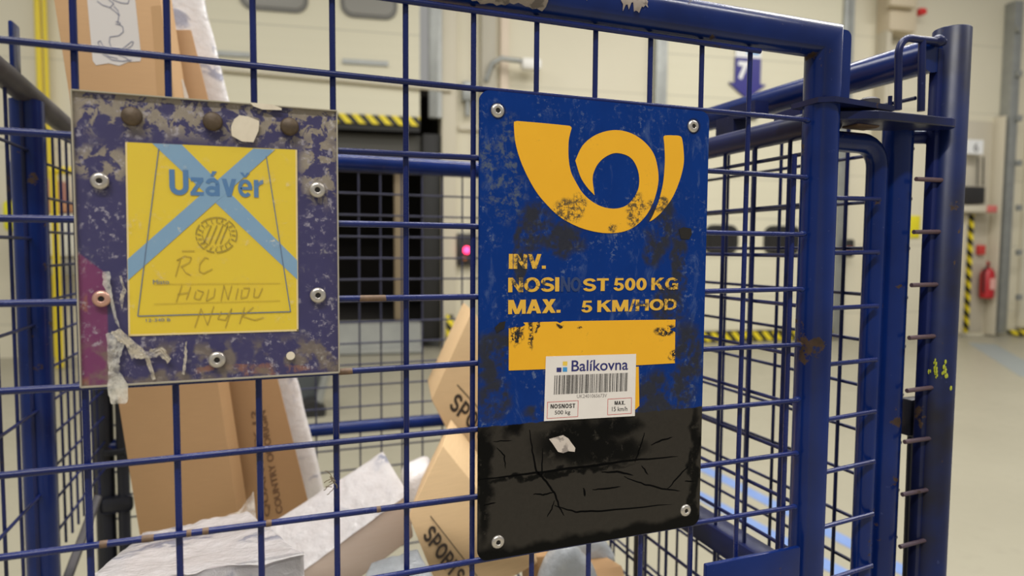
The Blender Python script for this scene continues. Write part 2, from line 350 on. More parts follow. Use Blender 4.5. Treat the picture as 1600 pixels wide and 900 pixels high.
for s, lab in ((3.80, 'grey vertical door track at the left of the closed dock door'), (6.90, 'grey vertical door track at the right of the closed dock door'), (.50, 'grey vertical door track right of the open dock')):
    bm = bm_new(); wbox(bm, s-.06, s+.06, 0.02 if s > 1 else 3.2, 7.0, 0.006, .14, .01); wbox(bm, s+.06, s+.12, 0.02 if s > 1 else 3.2, 7, .1, .13)
    solo('door_track', bm, GALV, wp(s, 0, 0.02 if s > 1 else 3.2), lab, 'door track', 'vertical door tracks')
# dock surround
bm = bm_new(); wbox(bm, DOCK0+.02, .34, 2.62, 2.98, -.30, -.1)
solo('dock_header', bm, material('dark_grey_panel', lin(74, 72, 66), .6), wp(-1, 0, 2.62), 'dark grey header panel inside the top of the open dock', 'dock header')
bm = bm_new(); wbox(bm, .36, .61, .12, 3.0, -.34, .02, .02)
solo('dock_seal', bm, RUBBER, wp(.5, 0, .12), 'black vertical rubber dock seal at the right of the open dock', 'dock seal')
bm = bm_new(); wbox(bm, -.02, .16, .36, 2.55, -.6, -.4, .02)
solo('dock_post', bm, material('tan_post', lin(150, 132, 104), .6), wp(.07, -.5, .12), 'tan post standing just inside the dark dock opening', 'post')
bm = bm_new(); wbox(bm, .62, .82, .02, 9, 0, .10, .01)
solo('door_frame_post', bm, CREAM, wp(.72, 0, .02), 'cream door frame upright right of the open dock', 'post')
bm = bm_new(); wbox(bm, DOCK0+.02, .34, .02, .36, -.38, .02); wbox(bm, DOCK0+.02, .34, .02, .06, .02, .5)
solo('dock_leveller', bm, material('leveller_grey', lin(150, 152, 148), .5, fn=lambda h: dict(c=h.mix(h.noise(h.obj(), 3, 4), lin(136, 138, 136), lin(176, 176, 168)))), wp(-1.2, 0, .02), 'light grey dock leveller plate at the foot of the open dock', 'dock leveller')
bm = bm_new(); wbox(bm, .66, .76, .02, .5, .25, .35, .01)
solo('bollard', bm, HAZ, wp(.7, .3, .02), 'short yellow striped post on the floor right of the dock leveller', 'bollard')
# control box with red lamp
t = thing('control_box', wp(.95, 0, 1.25), 'small dark control box with a glowing red lamp on the wall', 'control box')
bm = bm_new(); wbox(bm, .84, 1.08, 1.17, 1.62, .006, .10, .01); link('housing', bm, material('dark_control', lin(44, 40, 40), .5), t)
bm = bm_new(); lathe(bm, wp(.97, .10, 1.39), -WN, [(.05, 0), (.05, .03), (.03, .05), (.001, .06)], 16); link('red_lamp', bm, material('red_lamp', lin(250, 60, 90), .3, emit=(1, .03, .12, 1), estr=6), t)
bm = bm_new(); lathe(bm, wp(.94, .10, 1.27), -WN, [(.03, 0), (.03, .03), (.001, .04)], 12); link('button', bm, material('orange_button', lin(190, 110, 60), .4), t)
# pillar and fittings between doors
bm = bm_new(); wbox(bm, 1.16, 1.36, .02, 9, .0, .16, .01)
solo('wall_pillar', bm, material('grey_pillar', lin(184, 178, 162), .6), wp(1.26, 0, .02), 'slim grey wall pillar left of the blue horn sign, above its corner', 'pillar')
bm = bm_new(); wbox(bm, 1.44, 1.56, .02, 9, .0, .08, .01)
solo('wall_conduit', bm, material('pinkish_duct', lin(222, 206, 186), .6), wp(1.5, 0, .02), 'pale pinkish upright duct next to the grey wall pillar', 'duct')
t = thing('wall_lamp', wp(1.7, 0, 3.9), 'small white lamp on a bent grey arm above the blue horn sign', 'lamp')
bm = bm_new(); tube(bm, [wp(1.22, .18, 3.72), wp(1.30, .22, 3.95), wp(1.42, .25, 4.02), wp(1.72, .25, 4.0)], .035, 8); link('arm', bm, GALV, t)
bm = bm_new(); wbox(bm, 1.70, 1.98, 3.88, 4.04, .15, .33, .04); link('head', bm, material('white_plastic', lin(236, 234, 228), .4), t)
t = thing('door_motor', wp(.95, 0, 3.6), 'grey door operator box on the wall right of the raised door', 'door operator')
bm = bm_new(); wbox(bm, .90, 1.06, 3.45, 3.72, .006, .14, .02); link('housing', bm, GALV, t)
bm = bm_new(); tube(bm, [wp(.98, .08, 3.45), wp(.98, .08, 3.25)], .04, 8); link('conduit', bm, GALV, t)
bm = bm_new(); wbox(bm, .86, 1.9, 3.06, 3.13, .0, .05, .005)
solo('wall_rail', bm, CREAM, wp(1.3, 0, 3.06), 'cream horizontal rail on the wall left of the blue horn sign', 'rail')
# door number arrow sign
def wtext(s, s0, s1, z0, z1, out, bold=0): return fit_text(s, lambda u, v: wp(s0+(s1-s0)*u, out, z0+(z1-z0)*v), bold)
DB = material('sign_indigo', lin(48, 44, 132), .4); SWH = material('sign_white', lin(236, 236, 236), .4); SLB = material('sign_light_blue', lin(120, 176, 226), .4)
t = thing('dock_number_sign', wp(5.24, .09, 3.9), 'dark blue arrow sign numbered 7 pointing down on the closed dock door', 'sign')
bm = bm_new(); s0, s1 = 5.02, 5.44; prism(bm, [wp(s0, .125, 4.31), wp(s0, .125, 3.93), wp(s0-.1, .125, 3.93), wp((s0+s1)/2, .125, 3.70), wp(s1+.1, .125, 3.93), wp(s1, .125, 3.93), wp(s1, .125, 4.31)], WN*.03); link('arrow_panel', bm, DB, t)
bm = bm_new(); wbox(bm, s0, s1, 4.31, 4.58, .095, .125); p = link('top_panel', bm, SWH, t)
bm = bm_new(); wbox(bm, s0, s0+.13, 4.42, 4.57, .125, .128); link('dark_square', bm, DB, p)
bm = bm_new(); wbox(bm, s0+.18, s1-.03, 4.36, 4.55, .125, .128); link('light_square', bm, SLB, p)
link('numeral', wtext('7', s0+.04, s0+.22, 3.98, 4.25, .127, .05), SWH, t, smooth=False)
# right-hand bay: frame, notice, black box, extinguisher
def wb(nm, px0, py0, px1, py1, o0, o1, mat, lab, cat, bev=.01, grp=None):
    a = wl(px0, py1, o1); b = wl(px1, py0, o1); bm = bm_new(); wbox(bm, a[0], b[0], a[1], b[1], o0, o1, bev)
    return solo(nm, bm, mat, wp((a[0]+b[0])/2, o0, a[1]), lab, cat, grp)
wb('wall_recess_panel', 1466, 190, 1552, 520, 0, .02, material('beige_recess', lin(198, 190, 172), .6), 'beige recessed wall panel right of the tall round post', 'wall panel')
wb('upright_frame', 1555, 180, 1572, 524, 0, .22, CREAM, 'cream upright door frame right of the red fire extinguisher', 'post')
wb('door_side_track', 1573, 0, 1588, 520, .006, .2, GALV, 'grey slotted door track at the right edge of the wall', 'door track', grp='vertical door tracks')
for k in range(7):
    y = 40+70*k; wb('track_bracket', 1591, y, 1598, y+9, .205, .26, GALV, 'small grey bracket on the slotted door track at the right edge', 'bracket', .005, 'brackets on the slotted door track')
wb('door_panel_sheet', 1594, -60, 1760, 512, .006, .1, material('pale_panel', lin(216, 210, 192), .5), 'pale closed door panel at the far right edge', 'dock door')
wb('hazard_kerb', 1590, 514, 1760, 524, .1, .3, HAZ, 'yellow and black hazard edge under the door at the far right', 'kerb')
wb('hazard_post', 1514, 335, 1521, 520, .1, .2, HAZ, 'narrow yellow and black striped upright left of the fire extinguisher', 'post')
wb('frame_post', 1503, 335, 1512, 520, .0, .2, CREAM, 'narrow cream upright beside the striped post', 'post')
wb('cross_beam', 1490, 322, 1560, 331, .1, .3, CREAM, 'cream horizontal beam over the striped post', 'beam')
wb('red_block', 1545, 321, 1559, 332, .3, .34, material('red_tag', lin(206, 110, 104), .5), 'small red block on the end of the cream beam', 'marker')
wb('black_screen', 1508, 292, 1540, 318, .1, .2, material('black_box', lin(38, 36, 36), .5), 'black rectangular box above the cream beam', 'box')
t = thing('bay_number_sign', wp(9.5, .1, 3.0), 'small white sign numbered 6 near the top of the right hand bay', 'sign')
a = wl(1511, 240, .2); b = wl(1537, 219, .2); bm = bm_new(); wbox(bm, a[0], b[0], a[1], b[1], .15, .2); link('panel', bm, SWH, t)
a = wl(1521, 237, .2); b = wl(1529, 223, .2); link('numeral', wtext('6', a[0], b[0], a[1], b[1], .203), material('numeral_dark', lin(90, 88, 90), .5), t, smooth=False)
wb('call_point', 1529, 383, 1541, 398, .02, .08, material('red_plastic', lin(196, 60, 56), .4), 'small red square alarm box above the fire extinguisher', 'alarm box')
t = thing('fire_extinguisher', wp(9.86, .15, .55), 'red fire extinguisher hanging on the wall in the right hand bay', 'fire extinguisher')
s, zb = wl(1541, 466, .15); _, zt = wl(1541, 418, .15); h = zt-zb
RED = material('extinguisher_red', lin(176, 32, 38), .35)
bm = bm_new(); lathe(bm, wp(s, .15, zb), (0, 0, 1), [(.09, 0), (.105, .02), (.105, h*.8), (.08, h*.92), (.04, h)], 20); link('cylinder', bm, RED, t)
bm = bm_new(); tube(bm, [wp(s, .15, zt), wp(s, .15, zt+.07)], .025, 10); tube(bm, [wp(s-.02, .2, zt+.07), wp(s-.1, .22, zt+.10)], .015, 8); link('valve', bm, RED, t)
bm = bm_new(); wbox(bm, s-.05, s+.05, zb+h*.3, zb+h*.65, .25, .258); link('paper_label', bm, material('label_pale', lin(226, 170, 160), .5), t)
bm = bm_new(); tube(bm, [wp(s-.04, .2, zt+.04), wp(s-.13, .2, zt-.05), wp(s-.12, .2, zb+.1)], .014, 8); link('hose', bm, RUBBER, t)
t = thing('power_cables', wp(9.6, .1, 2.5), 'two thin dark cables running down to the black box in the right hand bay', 'cable')
for x in (1528, 1537):
    a = wl(x, 245, .1); b = wl(x-1, 290, .1); bm = bm_new(); tube(bm, [wp(a[0], .1, a[1]), wp(b[0], .1, b[1])], .012, 6); link('cable', bm, RUBBER, t)
# upper right column, beige box and red alarm
wb('concrete_column', 1375, -80, 1392, 520, 0, .25, material('column_grey', lin(196, 188, 168), .6), 'tall grey beige column behind the bent rod on the hinge plate', 'column')
t = thing('beige_duct_box', wp(8.0, .0, 4.7), 'beige stepped box on the wall above the bent rod', 'duct')
a = wl(1390, 47, .3); b = wl(1438, -60, .3); bm = bm_new(); wbox(bm, a[0], b[0], a[1], b[1], 0, .3, .04); link('body', bm, material('beige_box', lin(206, 192, 166), .6), t)
a = wl(1392, 8, .42); b = wl(1436, -60, .42); bm = bm_new(); wbox(bm, a[0], b[0], a[1], b[1], .3, .42, .03); link('hood', bm, MATS['beige_box'], t)
wb('red_beacon', 1438, 12, 1450, 21, .1, .25, material('beacon_red', lin(210, 40, 40), .3), 'small red beacon on the wall left of the tall round post', 'beacon', .03)
wb('warning_sticker', 1421, 337, 1439, 372, .0, .02, material('yellow_sign', lin(228, 214, 40), .4), 'yellow warning sign on the wall seen between the two right posts', 'sign')
t = thing('hand_scanner', wp(7.1, .1, 1.2), 'black device with a red stripe hanging on the wall right of the front post', 'scanner')
a = wl(1318, 402, .2); b = wl(1333, 374, .2); bm = bm_new(); wbox(bm, a[0], b[0], a[1], b[1], .16, .25, .03); link('body', bm, RUBBER, t)
a = wl(1322, 394, .26); b = wl(1332, 386, .26); bm = bm_new(); wbox(bm, a[0], b[0], a[1], b[1], .25, .27, .005); link('stripe', bm, MATS['red_tag'], t)
# yellow pipes and wall clutter on the left
YEL = material('yellow_pipe', lin(228, 204, 40), .4)
for x, r, lab in ((59, .035, 'thicker yellow vertical gas pipe, left of the pair at the upper left'), (70, .025, 'thinner yellow vertical gas pipe, right of the pair at the upper left')):
    a = wl(x, 0, .1); bm = bm_new(); tube(bm, [wp(a[0], .12, .02), wp(a[0], .12, 8)], r, 12); solo('gas_pipe', bm, YEL, wp(a[0], .12, .02), lab, 'pipe', 'yellow gas pipes')
a = wl(80, 266, .95); b = wl(130, 266, .95); bm = bm_new(); tube(bm, [wp(a[0], .95, a[1]), wp(b[0], .95, a[1])], .045, 10); tube(bm, [wp(a[0]+.02, .95, .02), wp(a[0]+.02, .95, a[1])], .04, 10)
tube(bm, [wp(b[0]-.02, .95, .02), wp(b[0]-.02, .95, a[1])], .04, 10)
solo('guard_rail', bm, YEL, wp(a[0], .95, .02), 'yellow guard rail beyond the left side mesh', 'guard rail')
wb('red_crate', 58, 280, 82, 331, .2, .6, material('faded_red', lin(186, 130, 120), .5), 'faded red crate beyond the left side mesh', 'crate')
wb('white_cabinet', 56, 335, 118, 400, .2, .7, material('white_cabinet', lin(226, 224, 214), .5), 'white cabinet beyond the left side mesh', 'cabinet')
wb('grey_bench', 50, 404, 122, 430, .2, .7, material('grey_bench', lin(156, 152, 140), .5), 'grey low bench under the white cabinet', 'bench')
wb('hi_vis_bag', 2, 312, 19, 362, .6, .9, material('hi_vis', lin(222, 216, 30), .6), 'bright yellow bag at the left edge of the photo', 'bag', .06)
wb('blue_bin', 9, 250, 20, 312, .6, .9, material('bin_blue', lin(44, 62, 120), .5), 'blue bin above the bright yellow bag at the left edge', 'bin', .04)
wb('orange_strip', 85, 316, 108, 331, .2, .6, material('orange_strip', lin(204, 150, 110), .5), 'orange brown box on the white cabinet beyond the left side mesh', 'box')
# pallet truck by the dock
t = thing('pallet_truck', Vector((.35, 5.2, FLOOR)), 'dark grey pallet truck with a black wheel on the floor left of the dock leveller', 'pallet truck')
def gp(x, y, Y): return fp(x, y, Y)
bm = bm_new(); prism(bm, [gp(465, 575, 5.2), gp(500, 570, 5.2), gp(505, 640, 5.2), gp(478, 660, 5.2), gp(462, 640, 5.2)], Vector((0, .4, 0))); link('body', bm, material('truck_grey', lin(72, 76, 78), .5), t)
c = gp(487, 642, 5.15); bm = bm_new(); lathe(bm, c, (0, -1, 0), [(.05, -.1), (.10, -.1), (.115, -.05), (.115, .05), (.10, .1), (.05, .1)], 20); link('wheel', bm, RUBBER, t)
bm = bm_new(); tube(bm, [gp(497, 632, 5.1), gp(510, 582, 5.1)], .035, 8); link('handle', bm, GALV, t)

# ================================================================== the roll cage
cage = thing('roll_cage', (.2, .55, FLOOR), 'blue tubular steel roll cage of wire mesh with two signs on its front', 'roll cage')
DX, DZ, R0 = .05, .050664, .0022
ZB = -.62
RT = .0158
PXC = at(1282, 200, 1, .006); PX = PXC.x
# front panel: frame first, wires below it as sub-parts
XL, YB, XA, XB = -.225, 1.09, .60, .716
ZT = .0745
top_y = .006
bm = bm_new(); tube(bm, [(-.225, top_y, ZT), (PX, top_y, ZT), (PX, top_y, -1.28)], RT, 28); front = link('front_frame', bm, BLUE, cage, angle=1.0)
bm = bm_new(); tube(bm, [(-.225, top_y, ZT+.01), (-.225, top_y, -1.28)], RT, 20); link('front_post', bm, BLUE, cage)
for i in range(-6, 11):
    x = i*DX
    bm = bm_new(); tube(bm, [(x, .0042, .0565), (x+.0006*math.sin(i*3), .0044, ZB)], R0-.0001, 10); link('vertical_wire', bm, WIRE, front)
bm = bm_new(); tube(bm, [(.5525, .0042, -.030), (.5525, .0042, ZB)], R0, 10); link('vertical_wire', bm, WIRE, front)
for j in range(0, 13):
    z = .0548 if j == 0 else -(j-1)*DZ
    xe = .5068 if j == 0 else .5605
    pts = []
    n = 9
    for k in range(n+1):
        x = -.225+(xe+.225)*k/n; pts.append((x, -.0002, z + (0 if j == 0 else .0008*math.sin(x*9+j*2.1))))
    bm = bm_new(); tube(bm, pts, R0, 12); link('horizontal_wire', bm, WIRE, front)
for z in [-(j-1)*DZ for j in range(1, 12)]:    # weld blobs on the post
    bm = bm_new(); bmesh.ops.create_icosphere(bm, subdivisions=2, radius=.0034, matrix=Matrix.Translation((.5615, .0005, z)) @ Matrix.Diagonal((1.2, 1, .8, 1))); link('weld', bm, BLUE, front)
# rusty stretches where the paint has gone from the wires
RUST = material('bare_rusty_wire', lin(96, 74, 58), .6, fn=lambda h: dict(c=h.mix(h.noise(h.obj(), 300, 4), lin(70, 54, 46), lin(132, 104, 78))))
for xa, xb, j, ya in ((213, 248, 7, 843), (150, 172, 7, 852), (288, 302, 7, 832), (312, 330, 7, 829), (412, 428, 7, 818), (586, 598, 7, 796), (545, 620, 4, 463), (520, 560, 5, 577)):
    z = -(j-1)*DZ; bm = bm_new(); x0_, x1_ = fp(xa, ya, -.002).x, fp(xb, ya, -.002).x
    tube(bm, [(x0_+(x1_-x0_)*k/4, -.0002, z+.0008*math.sin((x0_+(x1_-x0_)*k/4)*9+j*2.1)) for k in range(5)], [R0*.7, R0*1.03, R0*1.05, R0*1.03, R0*.7], 12); link('rust_patch', bm, RUST, front)
# lower kick plate
bm = bm_new(); pl = [fp(1103, 886, -.012), fp(1250, 851, -.012)]
box(bm, ((pl[0].x+pl[1].x)/2, -.0105, (pl[0].z+pl[1].z)/2-.075), (pl[1].x-pl[0].x, .005, .15), None, .0012); link('kick_plate', bm, BLUE, cage)
# torn stickers around the top tube
def patch(pxs, r):
    P = [fp(x, 30, -.0) for x in pxs]
SCRAP = material('torn_white_sticker', lin(206, 194, 184), .6, fn=lambda h: dict(c=h.mix(h.ss(h.noise(h.obj(), 60, 5, .6), .56, .62), lin(206, 194, 184), lin(150, 140, 134)), b=h.noise(h.obj(), 160, 4), bs=.4))
def scrap(x0, x1, a0, a1, jag, seed, n=26, m=10, nm='torn_sticker'):
    rnd = random.Random(seed); bm = bm_new(); rows = []
    for i in range(n+1):
        t = i/n; x = x0+(x1-x0)*t; lo = a0 + jag*rnd.uniform(-1, 1)*(1 if 0 < i < n else .3) + .1*math.sin(t*9+seed); row = []
        for j in range(m+1):
            a = lo+(a1-lo)*j/m; r = RT+.0005+.0002*rnd.random()
            row.append(bm.verts.new((x + (.0015*rnd.uniform(-1, 1) if i in (0, n) else 0), top_y-math.cos(a)*r, ZT+math.sin(a)*r)))
        rows.append(row)
    for i in range(n):
        for j in range(m): bm.faces.new((rows[i][j], rows[i+1][j], rows[i+1][j+1], rows[i][j+1]))
    r = bmesh.ops.solidify(bm, geom=bm.faces[:], thickness=.0003)
    o = link(nm, bm, SCRAP, cage); o['label'] = 'torn white sticker remnant on the top tube'
xa, xb = fp(690, 5, -.01).x, fp(856, 10, -.01).x
scrap(xa, xb, -.95, 1.3, .09, 1)
scrap(fp(905, 5, -.01).x, fp(919, 5, -.01).x, -.1, 1.2, .12, 4, 8)
scrap(fp(972, 8, -.01).x, fp(1011, 8, -.01).x, -.25, 1.3, .22, 5, 14)
scrap(fp(632, 3, -.01).x, fp(652, 3, -.01).x, -1.15, -.5, .1, 8, 8)

# left wall, back wall, right wall: tubes and mesh
def zline(y): return .115 - (y-.6)*.052
bm = bm_new(); tube(bm, [(XL, .02, .145), (XL, .60, .113), (XL, YB, .078)], .0165, 18); link('left_rail', bm, GREYTUBE, cage)
bm = bm_new(); tube(bm, [(XL, .695, .096), (XL, .695, -1.25)], .0215, 20); link('left_middle_post', bm, BLUE, cage)
bm = bm_new(); tube(bm, [(XL-.005, .745, .088), (XL-.005, .745, -1.25)], .0125, 14); link('left_inner_post', bm, GREYTUBE, cage)
bm = bm_new(); box(bm, (XL, .655, .15), (.006, .03, .09), None, .003); link('left_lug', bm, BLUE, cage)
bm = bm_new(); box(bm, (XL-.002, .762, -.03), (.004, .012, .09), None, .001); link('paint_scrape', bm, SCRAP, cage)
def mesh_panel(name, uvec, o, u0, u1, du, us, z0, z1, dz, zs, r, mat, off):
    bm = bm_new(); u = Vector(uvec); o = Vector(o); k = math.ceil((u0-us)/du); nrm = u.cross(Vector((0, 0, 1)))*off
    while us+k*du <= u1:
        p = o+u*(us+k*du); tube(bm, [p+Vector((0, 0, z0)), p+Vector((0, 0, z1))], r, 8); k += 1
    k = math.ceil((z0-zs)/dz)
    while zs+k*dz <= z1:
        tube(bm, [o+u*u0+Vector((0, 0, zs+k*dz))+nrm, o+u*u1+Vector((0, 0, zs+k*dz))+nrm], r, 8); k += 1
    return link(name, bm, mat, cage)
mesh_panel('left_front_mesh', (0, 1, 0), (XL, 0, 0), .03, .68, .06, .612, -.62, .11, .128, .022, .0024, NAVY, .0045)
mesh_panel('left_back_mesh', (0, 1, 0), (XL, 0, 0), .757, 1.07, .038, .772, -.62, .072, .0535, .012, .0022, NAVY, .0045)
bm = bm_new(); tube(bm, [(XL, YB, .09), (XL, YB, -1.25)], .0185, 18); tube(bm, [(XL+.035, YB-.01, -.20), (XL+.035, YB-.01, -1.2)], .012, 12); link('back_left_post', bm, BLACKP, cage)
bm = bm_new(); box(bm, (fp(193, 787, 1.07).x-.012, 1.07, fp(193, 787, 1.07).z), (.06, .008, .034), None, .008); link('corner_bracket', bm, BLACKP, cage)
bm = bm_new(); box(bm, (fp(190, 706, 1.07).x-.012, 1.07, fp(190, 706, 1.07).z), (.04, .008, .014), None, .003); link('corner_bracket', bm, BLACKP, cage)
bm = bm_new(); tube(bm, [fp(152, 778, .95), fp(105, 905, .80)], .008, 10); link('brace_rod', bm, GREYTUBE, cage)
bm = bm_new(); tube(bm, [(XL, YB, .0865), (XB, YB, .0785)], .0195, 22); link('back_top_rail', bm, BLUE, cage)
a, b = fp(485, 671, YB), fp(690, 657, YB)
bm = bm_new(); tube(bm, [(XL, YB, a.z+.0), (XB, YB, b.z)], .0155, 18); link('back_middle_rail', bm, BLUE, cage)
zs = fp(640, 338, YB).z
mesh_panel('back_mesh', (1, 0, 0), (0, YB, 0), XL, XB, .0503, fp(561, 400, YB).x, -.85, .075, .0503, zs, .0021, MESHG, .004)
# right wall: inner mesh with its rail, outer mesh with a high rail ending at the tall post
bm = bm_new(); tube(bm, [(XA+.004, .012, .006), (XA+.01, YB, .004)], .0125, 16); link('right_inner_rail', bm, NAVY, cage)
mesh_panel('right_inner_mesh', (0, 1, 0), (XA+.002, 0, 0), .03, YB, .05, .062, -.9, .0, .0505, -.0205, .0021, NAVY, .0045)
bm = bm_new(); tube(bm, [(XB, .0, .0745), (XB, YB, .0785)], .0165, 22); link('right_top_rail', bm, BLUE, cage)
mesh_panel('right_outer_mesh', (0, 1, 0), (XB, 0, 0), .02, YB, .0505, .045, -.9, .045, .0505, .038, .0021, NAVY, .0045)
zb = at(1150, 862, 0, XA).z
bm = bm_new(); box(bm, (XA+.01, .56, zb), (.03, 1.06, .03), None, .004); link('right_lower_rail', bm, NAVY, cage)
p = at(998, 870, 0, XA+.01); bm = bm_new(); tube(bm, [(XA+.01, p.y, .0), (XA+.01, p.y, -1.2)], .0075, 12); link('right_middle_post', bm, BLACKP, cage)
# bracket between the two right rails
for q in ([(1119, 187), (1146, 180), (1146, 221), (1124, 224), (1118, 216)], [(1140, 168), (1180, 156), (1180, 181), (1146, 186)], [(1210, 178), (1250, 165), (1250, 208), (1207, 216)]):
    bm = bm_new(); P = [at(x, y, 0, .655) for x, y in q]; prism(bm, P, Vector((.02, 0, 0)))
    link('rail_bracket', bm, NAVY, cage)

# second panel behind the front post: bent frame, its post and the wire ends
YF2, YP2 = .016, .022
bm = bm_new(); c = fp(1371, 248, YF2); xr = c.x
tube(bm, [(PX+.004, YF2, fp(1310, 221, YF2).z), (xr-.022, YF2, fp(1345, 224, YF2).z)] + arc((xr-.022, YF2, fp(1345, 224, YF2).z-.022), (1, 0, 0), (0, 0, 1), .022, PI/2, 0, 7) + [(xr, YF2, -.9)], .0098, 16)
f2 = link('side_gate_frame', bm, BLUE, cage)
for k in range(9):
    y0 = [310, 395, 480, 566, 651, 731, 814, 897, 975][k]; a = fp(1300, y0+[0, 1, 2, 4, 6, 8, 10, 12, 14][k], .003); b = fp(1374-k*1.8, y0-[-1, 1, 2, 4, 8, 10, 11, 13, 14][k], .003)
    bm = bm_new(); tube(bm, [(PX-.01, .003, a.z), (b.x, .0035, b.z), (b.x+.001, .004, b.z-.0015)], R0, 10); link('wire_end', bm, WIRE, f2)
c2 = fp(1395, 400, YP2)
bm = bm_new(); tube(bm, [(c2.x, YP2, fp(1395, 192, YP2).z), (c2.x, YP2, -1.28)], .0142, 22); link('gate_post', bm, BLUE, cage)
# third panel: bent frame, wire ends
YF3 = .012
c3 = fp(1464, 300, YF3); zt3 = fp(1420, 212, YF3).z
bm = bm_new(); tube(bm, [(c2.x+.004, YF3+.008, zt3), (c3.x-.018, YF3, zt3)] + arc((c3.x-.018, YF3, zt3-.018), (1, 0, 0), (0, 0, 1), .018, PI/2, 0, 7) + [(c3.x, YF3, -.9)], .0066, 16)
f3 = link('end_gate_frame', bm, NAVY, cage)
for k in range(9):
    ya = [278, 362, 446, 529, 612, 692, 774, 855, 935][k]; yb = [282, 362, 444, 524, 603, 682, 761, 838, 916][k]; xb = 1482-k*2
    a = fp(1412, ya, -.004); b = fp(xb, yb, -.004)
    bm = bm_new(); tube(bm, [(c2.x-.003, -.002, a.z), (b.x, -.004, b.z), (b.x+.002, -.002, b.z-.001)], R0, 10); link('wire_end', bm, RUSTY, f3)
bm = bm_new(); bx = fp(1425, 650, .03); box(bm, (bx.x, .03, bx.z), (.022, .015, .04), None, .003); link('latch_block', bm, BLACKP, f3)
bm = bm_new(); tube(bm, [fp(1424, 660, .05), fp(1415, 905, .05)], .0035, 8); link('latch_rod', bm, BLACKP, f3)
# tall corner post with open top
PC = fp(1483, 150, .003); PX3 = PC.x; zt = fp(1485, 46, .003).z; r3 = .0168
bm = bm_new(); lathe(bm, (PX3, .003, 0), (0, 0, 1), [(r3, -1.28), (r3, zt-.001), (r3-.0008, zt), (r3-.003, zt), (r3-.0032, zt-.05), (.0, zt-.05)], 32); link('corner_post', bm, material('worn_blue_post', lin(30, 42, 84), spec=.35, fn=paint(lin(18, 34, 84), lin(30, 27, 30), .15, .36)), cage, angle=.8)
a, b = fp(1472, 72, -.004), fp(1490, 72, -.004)
bm = bm_new(); box(bm, ((a.x+b.x)/2, .004, (a.z-1.1)/2), (b.x-a.x, .010, a.z+1.1), None, .002); link('post_flange', bm, NAVY, cage)
# paint splashes
SPL = material('yellow_green_paint', lin(176, 182, 56), .5)
bm = bm_new(); rnd = random.Random(3)
def surf(x, y):
    d = ray(x, y); ox, oy = CAM.x-PX3, CAM.y-.003; A_ = d.x*d.x+d.y*d.y; B_ = ox*d.x+oy*d.y; C_ = ox*ox+oy*oy-r3*r3; D_ = B_*B_-A_*C_
    return CAM+d*((-B_-math.sqrt(D_))/A_) if D_ > 0 else fp(x, y, -.0014)
for x0, y0, x1, y1, n in ((1461, 555, 1463, 590, 16), (1476, 565, 1478, 590, 12), (1444, 590, 1456, 577, 9), (1472, 583, 1480, 578, 6), (1484, 605, 1488, 607, 4)):
    for k in range(n):
        t = rnd.random(); q = surf(x0+(x1-x0)*t+rnd.uniform(-2, 2), y0+(y1-y0)*t+rnd.uniform(-2, 2))
        bmesh.ops.create_icosphere(bm, subdivisions=1, radius=rnd.uniform(.0007, .0019), matrix=Matrix.Translation(q) @ Matrix.Diagonal((1, .35, 1.4, 1)))
o = link('paint_splash', bm, SPL, cage); o['label'] = 'yellow green paint splashes'
# hinge plates, lug and bent rod
hinge = bm_new(); a, b = fp(1306, 150, -.014), fp(1398, 166, -.014)
prism(hinge, [Vector((a.x-.012, -.006, a.z)), Vector((a.x, -.014, a.z)), Vector((b.x, -.014, b.z+.0005)), Vector((b.x, .012, b.z+.0005)), Vector((a.x-.012, .026, a.z))], Vector((0, 0, -.0048)))
link('hinge_plate', hinge, NAVY, cage, smooth=False)
bm = bm_new(); a = fp(1372, 171, -.018); b = fp(1492, 184, -.022)
P = [Vector((a.x-.042, .028, a.z)), Vector((a.x-.03, -.004, a.z)), Vector((a.x, -.018, a.z))] + arc((b.x, -.008, b.z), (1, 0, 0), (0, 1, 0), .0125, -PI/2, PI/2, 8) + [Vector((b.x-.05, .024, b.z)), Vector((a.x, .03, a.z))]
for p in P: p.z = (a.z+b.z)/2
prism(bm, P, Vector((0, 0, -.0085))); bmesh.ops.bevel(bm, geom=[e for e in bm.edges], offset=.001, segments=1, affect='EDGES'); link('hinge_plate', bm, NAVY, cage, smooth=False)
bm = bm_new(); lathe(bm, (fp(1358, 160, 0).x, .0, fp(1358, 160, 0).z-.003), (0, 0, 1), [(.009, 0), (.009, .005), (.006, .007), (.0, .0075)], 16); link('hinge_bolt', bm, GREYTUBE, cage)
bm = bm_new(); box(bm, fp(1345, 191, .012), (.030, .02, .012), None, .003); link('hinge_block', bm, material('rust_brown', lin(84, 66, 52), .7, fn=lambda h: dict(c=h.mix(h.noise(h.obj(), 90, 4), lin(60, 50, 46), lin(120, 92, 66)))), cage)
YR = -.006
q = lambda x, y: fp(x, y, YR)
bm = bm_new(); A = q(1403, 172); Bp = q(1404, 85); Cc = q(1424, 60); D = q(1475, 66)
rr = Cc.x-Bp.x
tube(bm, [A, Vector((Bp.x, YR, Bp.z))] + arc((Bp.x+rr, YR, Cc.z-rr), (1, 0, 0), (0, 0, 1), rr, PI, PI/2, 7)[0:] + [Vector((Cc.x+.006, YR, Cc.z)), Vector((D.x, YR, D.z))], .0034, 12); link('bent_rod', bm, NAVY, cage)
bm = bm_new(); tube(bm, [q(1439, 174), q(1441, 62)], .0034, 12); link('straight_rod', bm, NAVY, cage)
bm = bm_new(); bmesh.ops.create_icosphere(bm, subdivisions=2, radius=.006, matrix=Matrix.Translation(q(1467, 64)) @ Matrix.Diagonal((1.2, .9, 1, 1))); link('rod_weld', bm, NAVY, cage)
lug = bm_new(); a, b = fp(1313, 195, .014), fp(1331, 48, .014); r = .0065
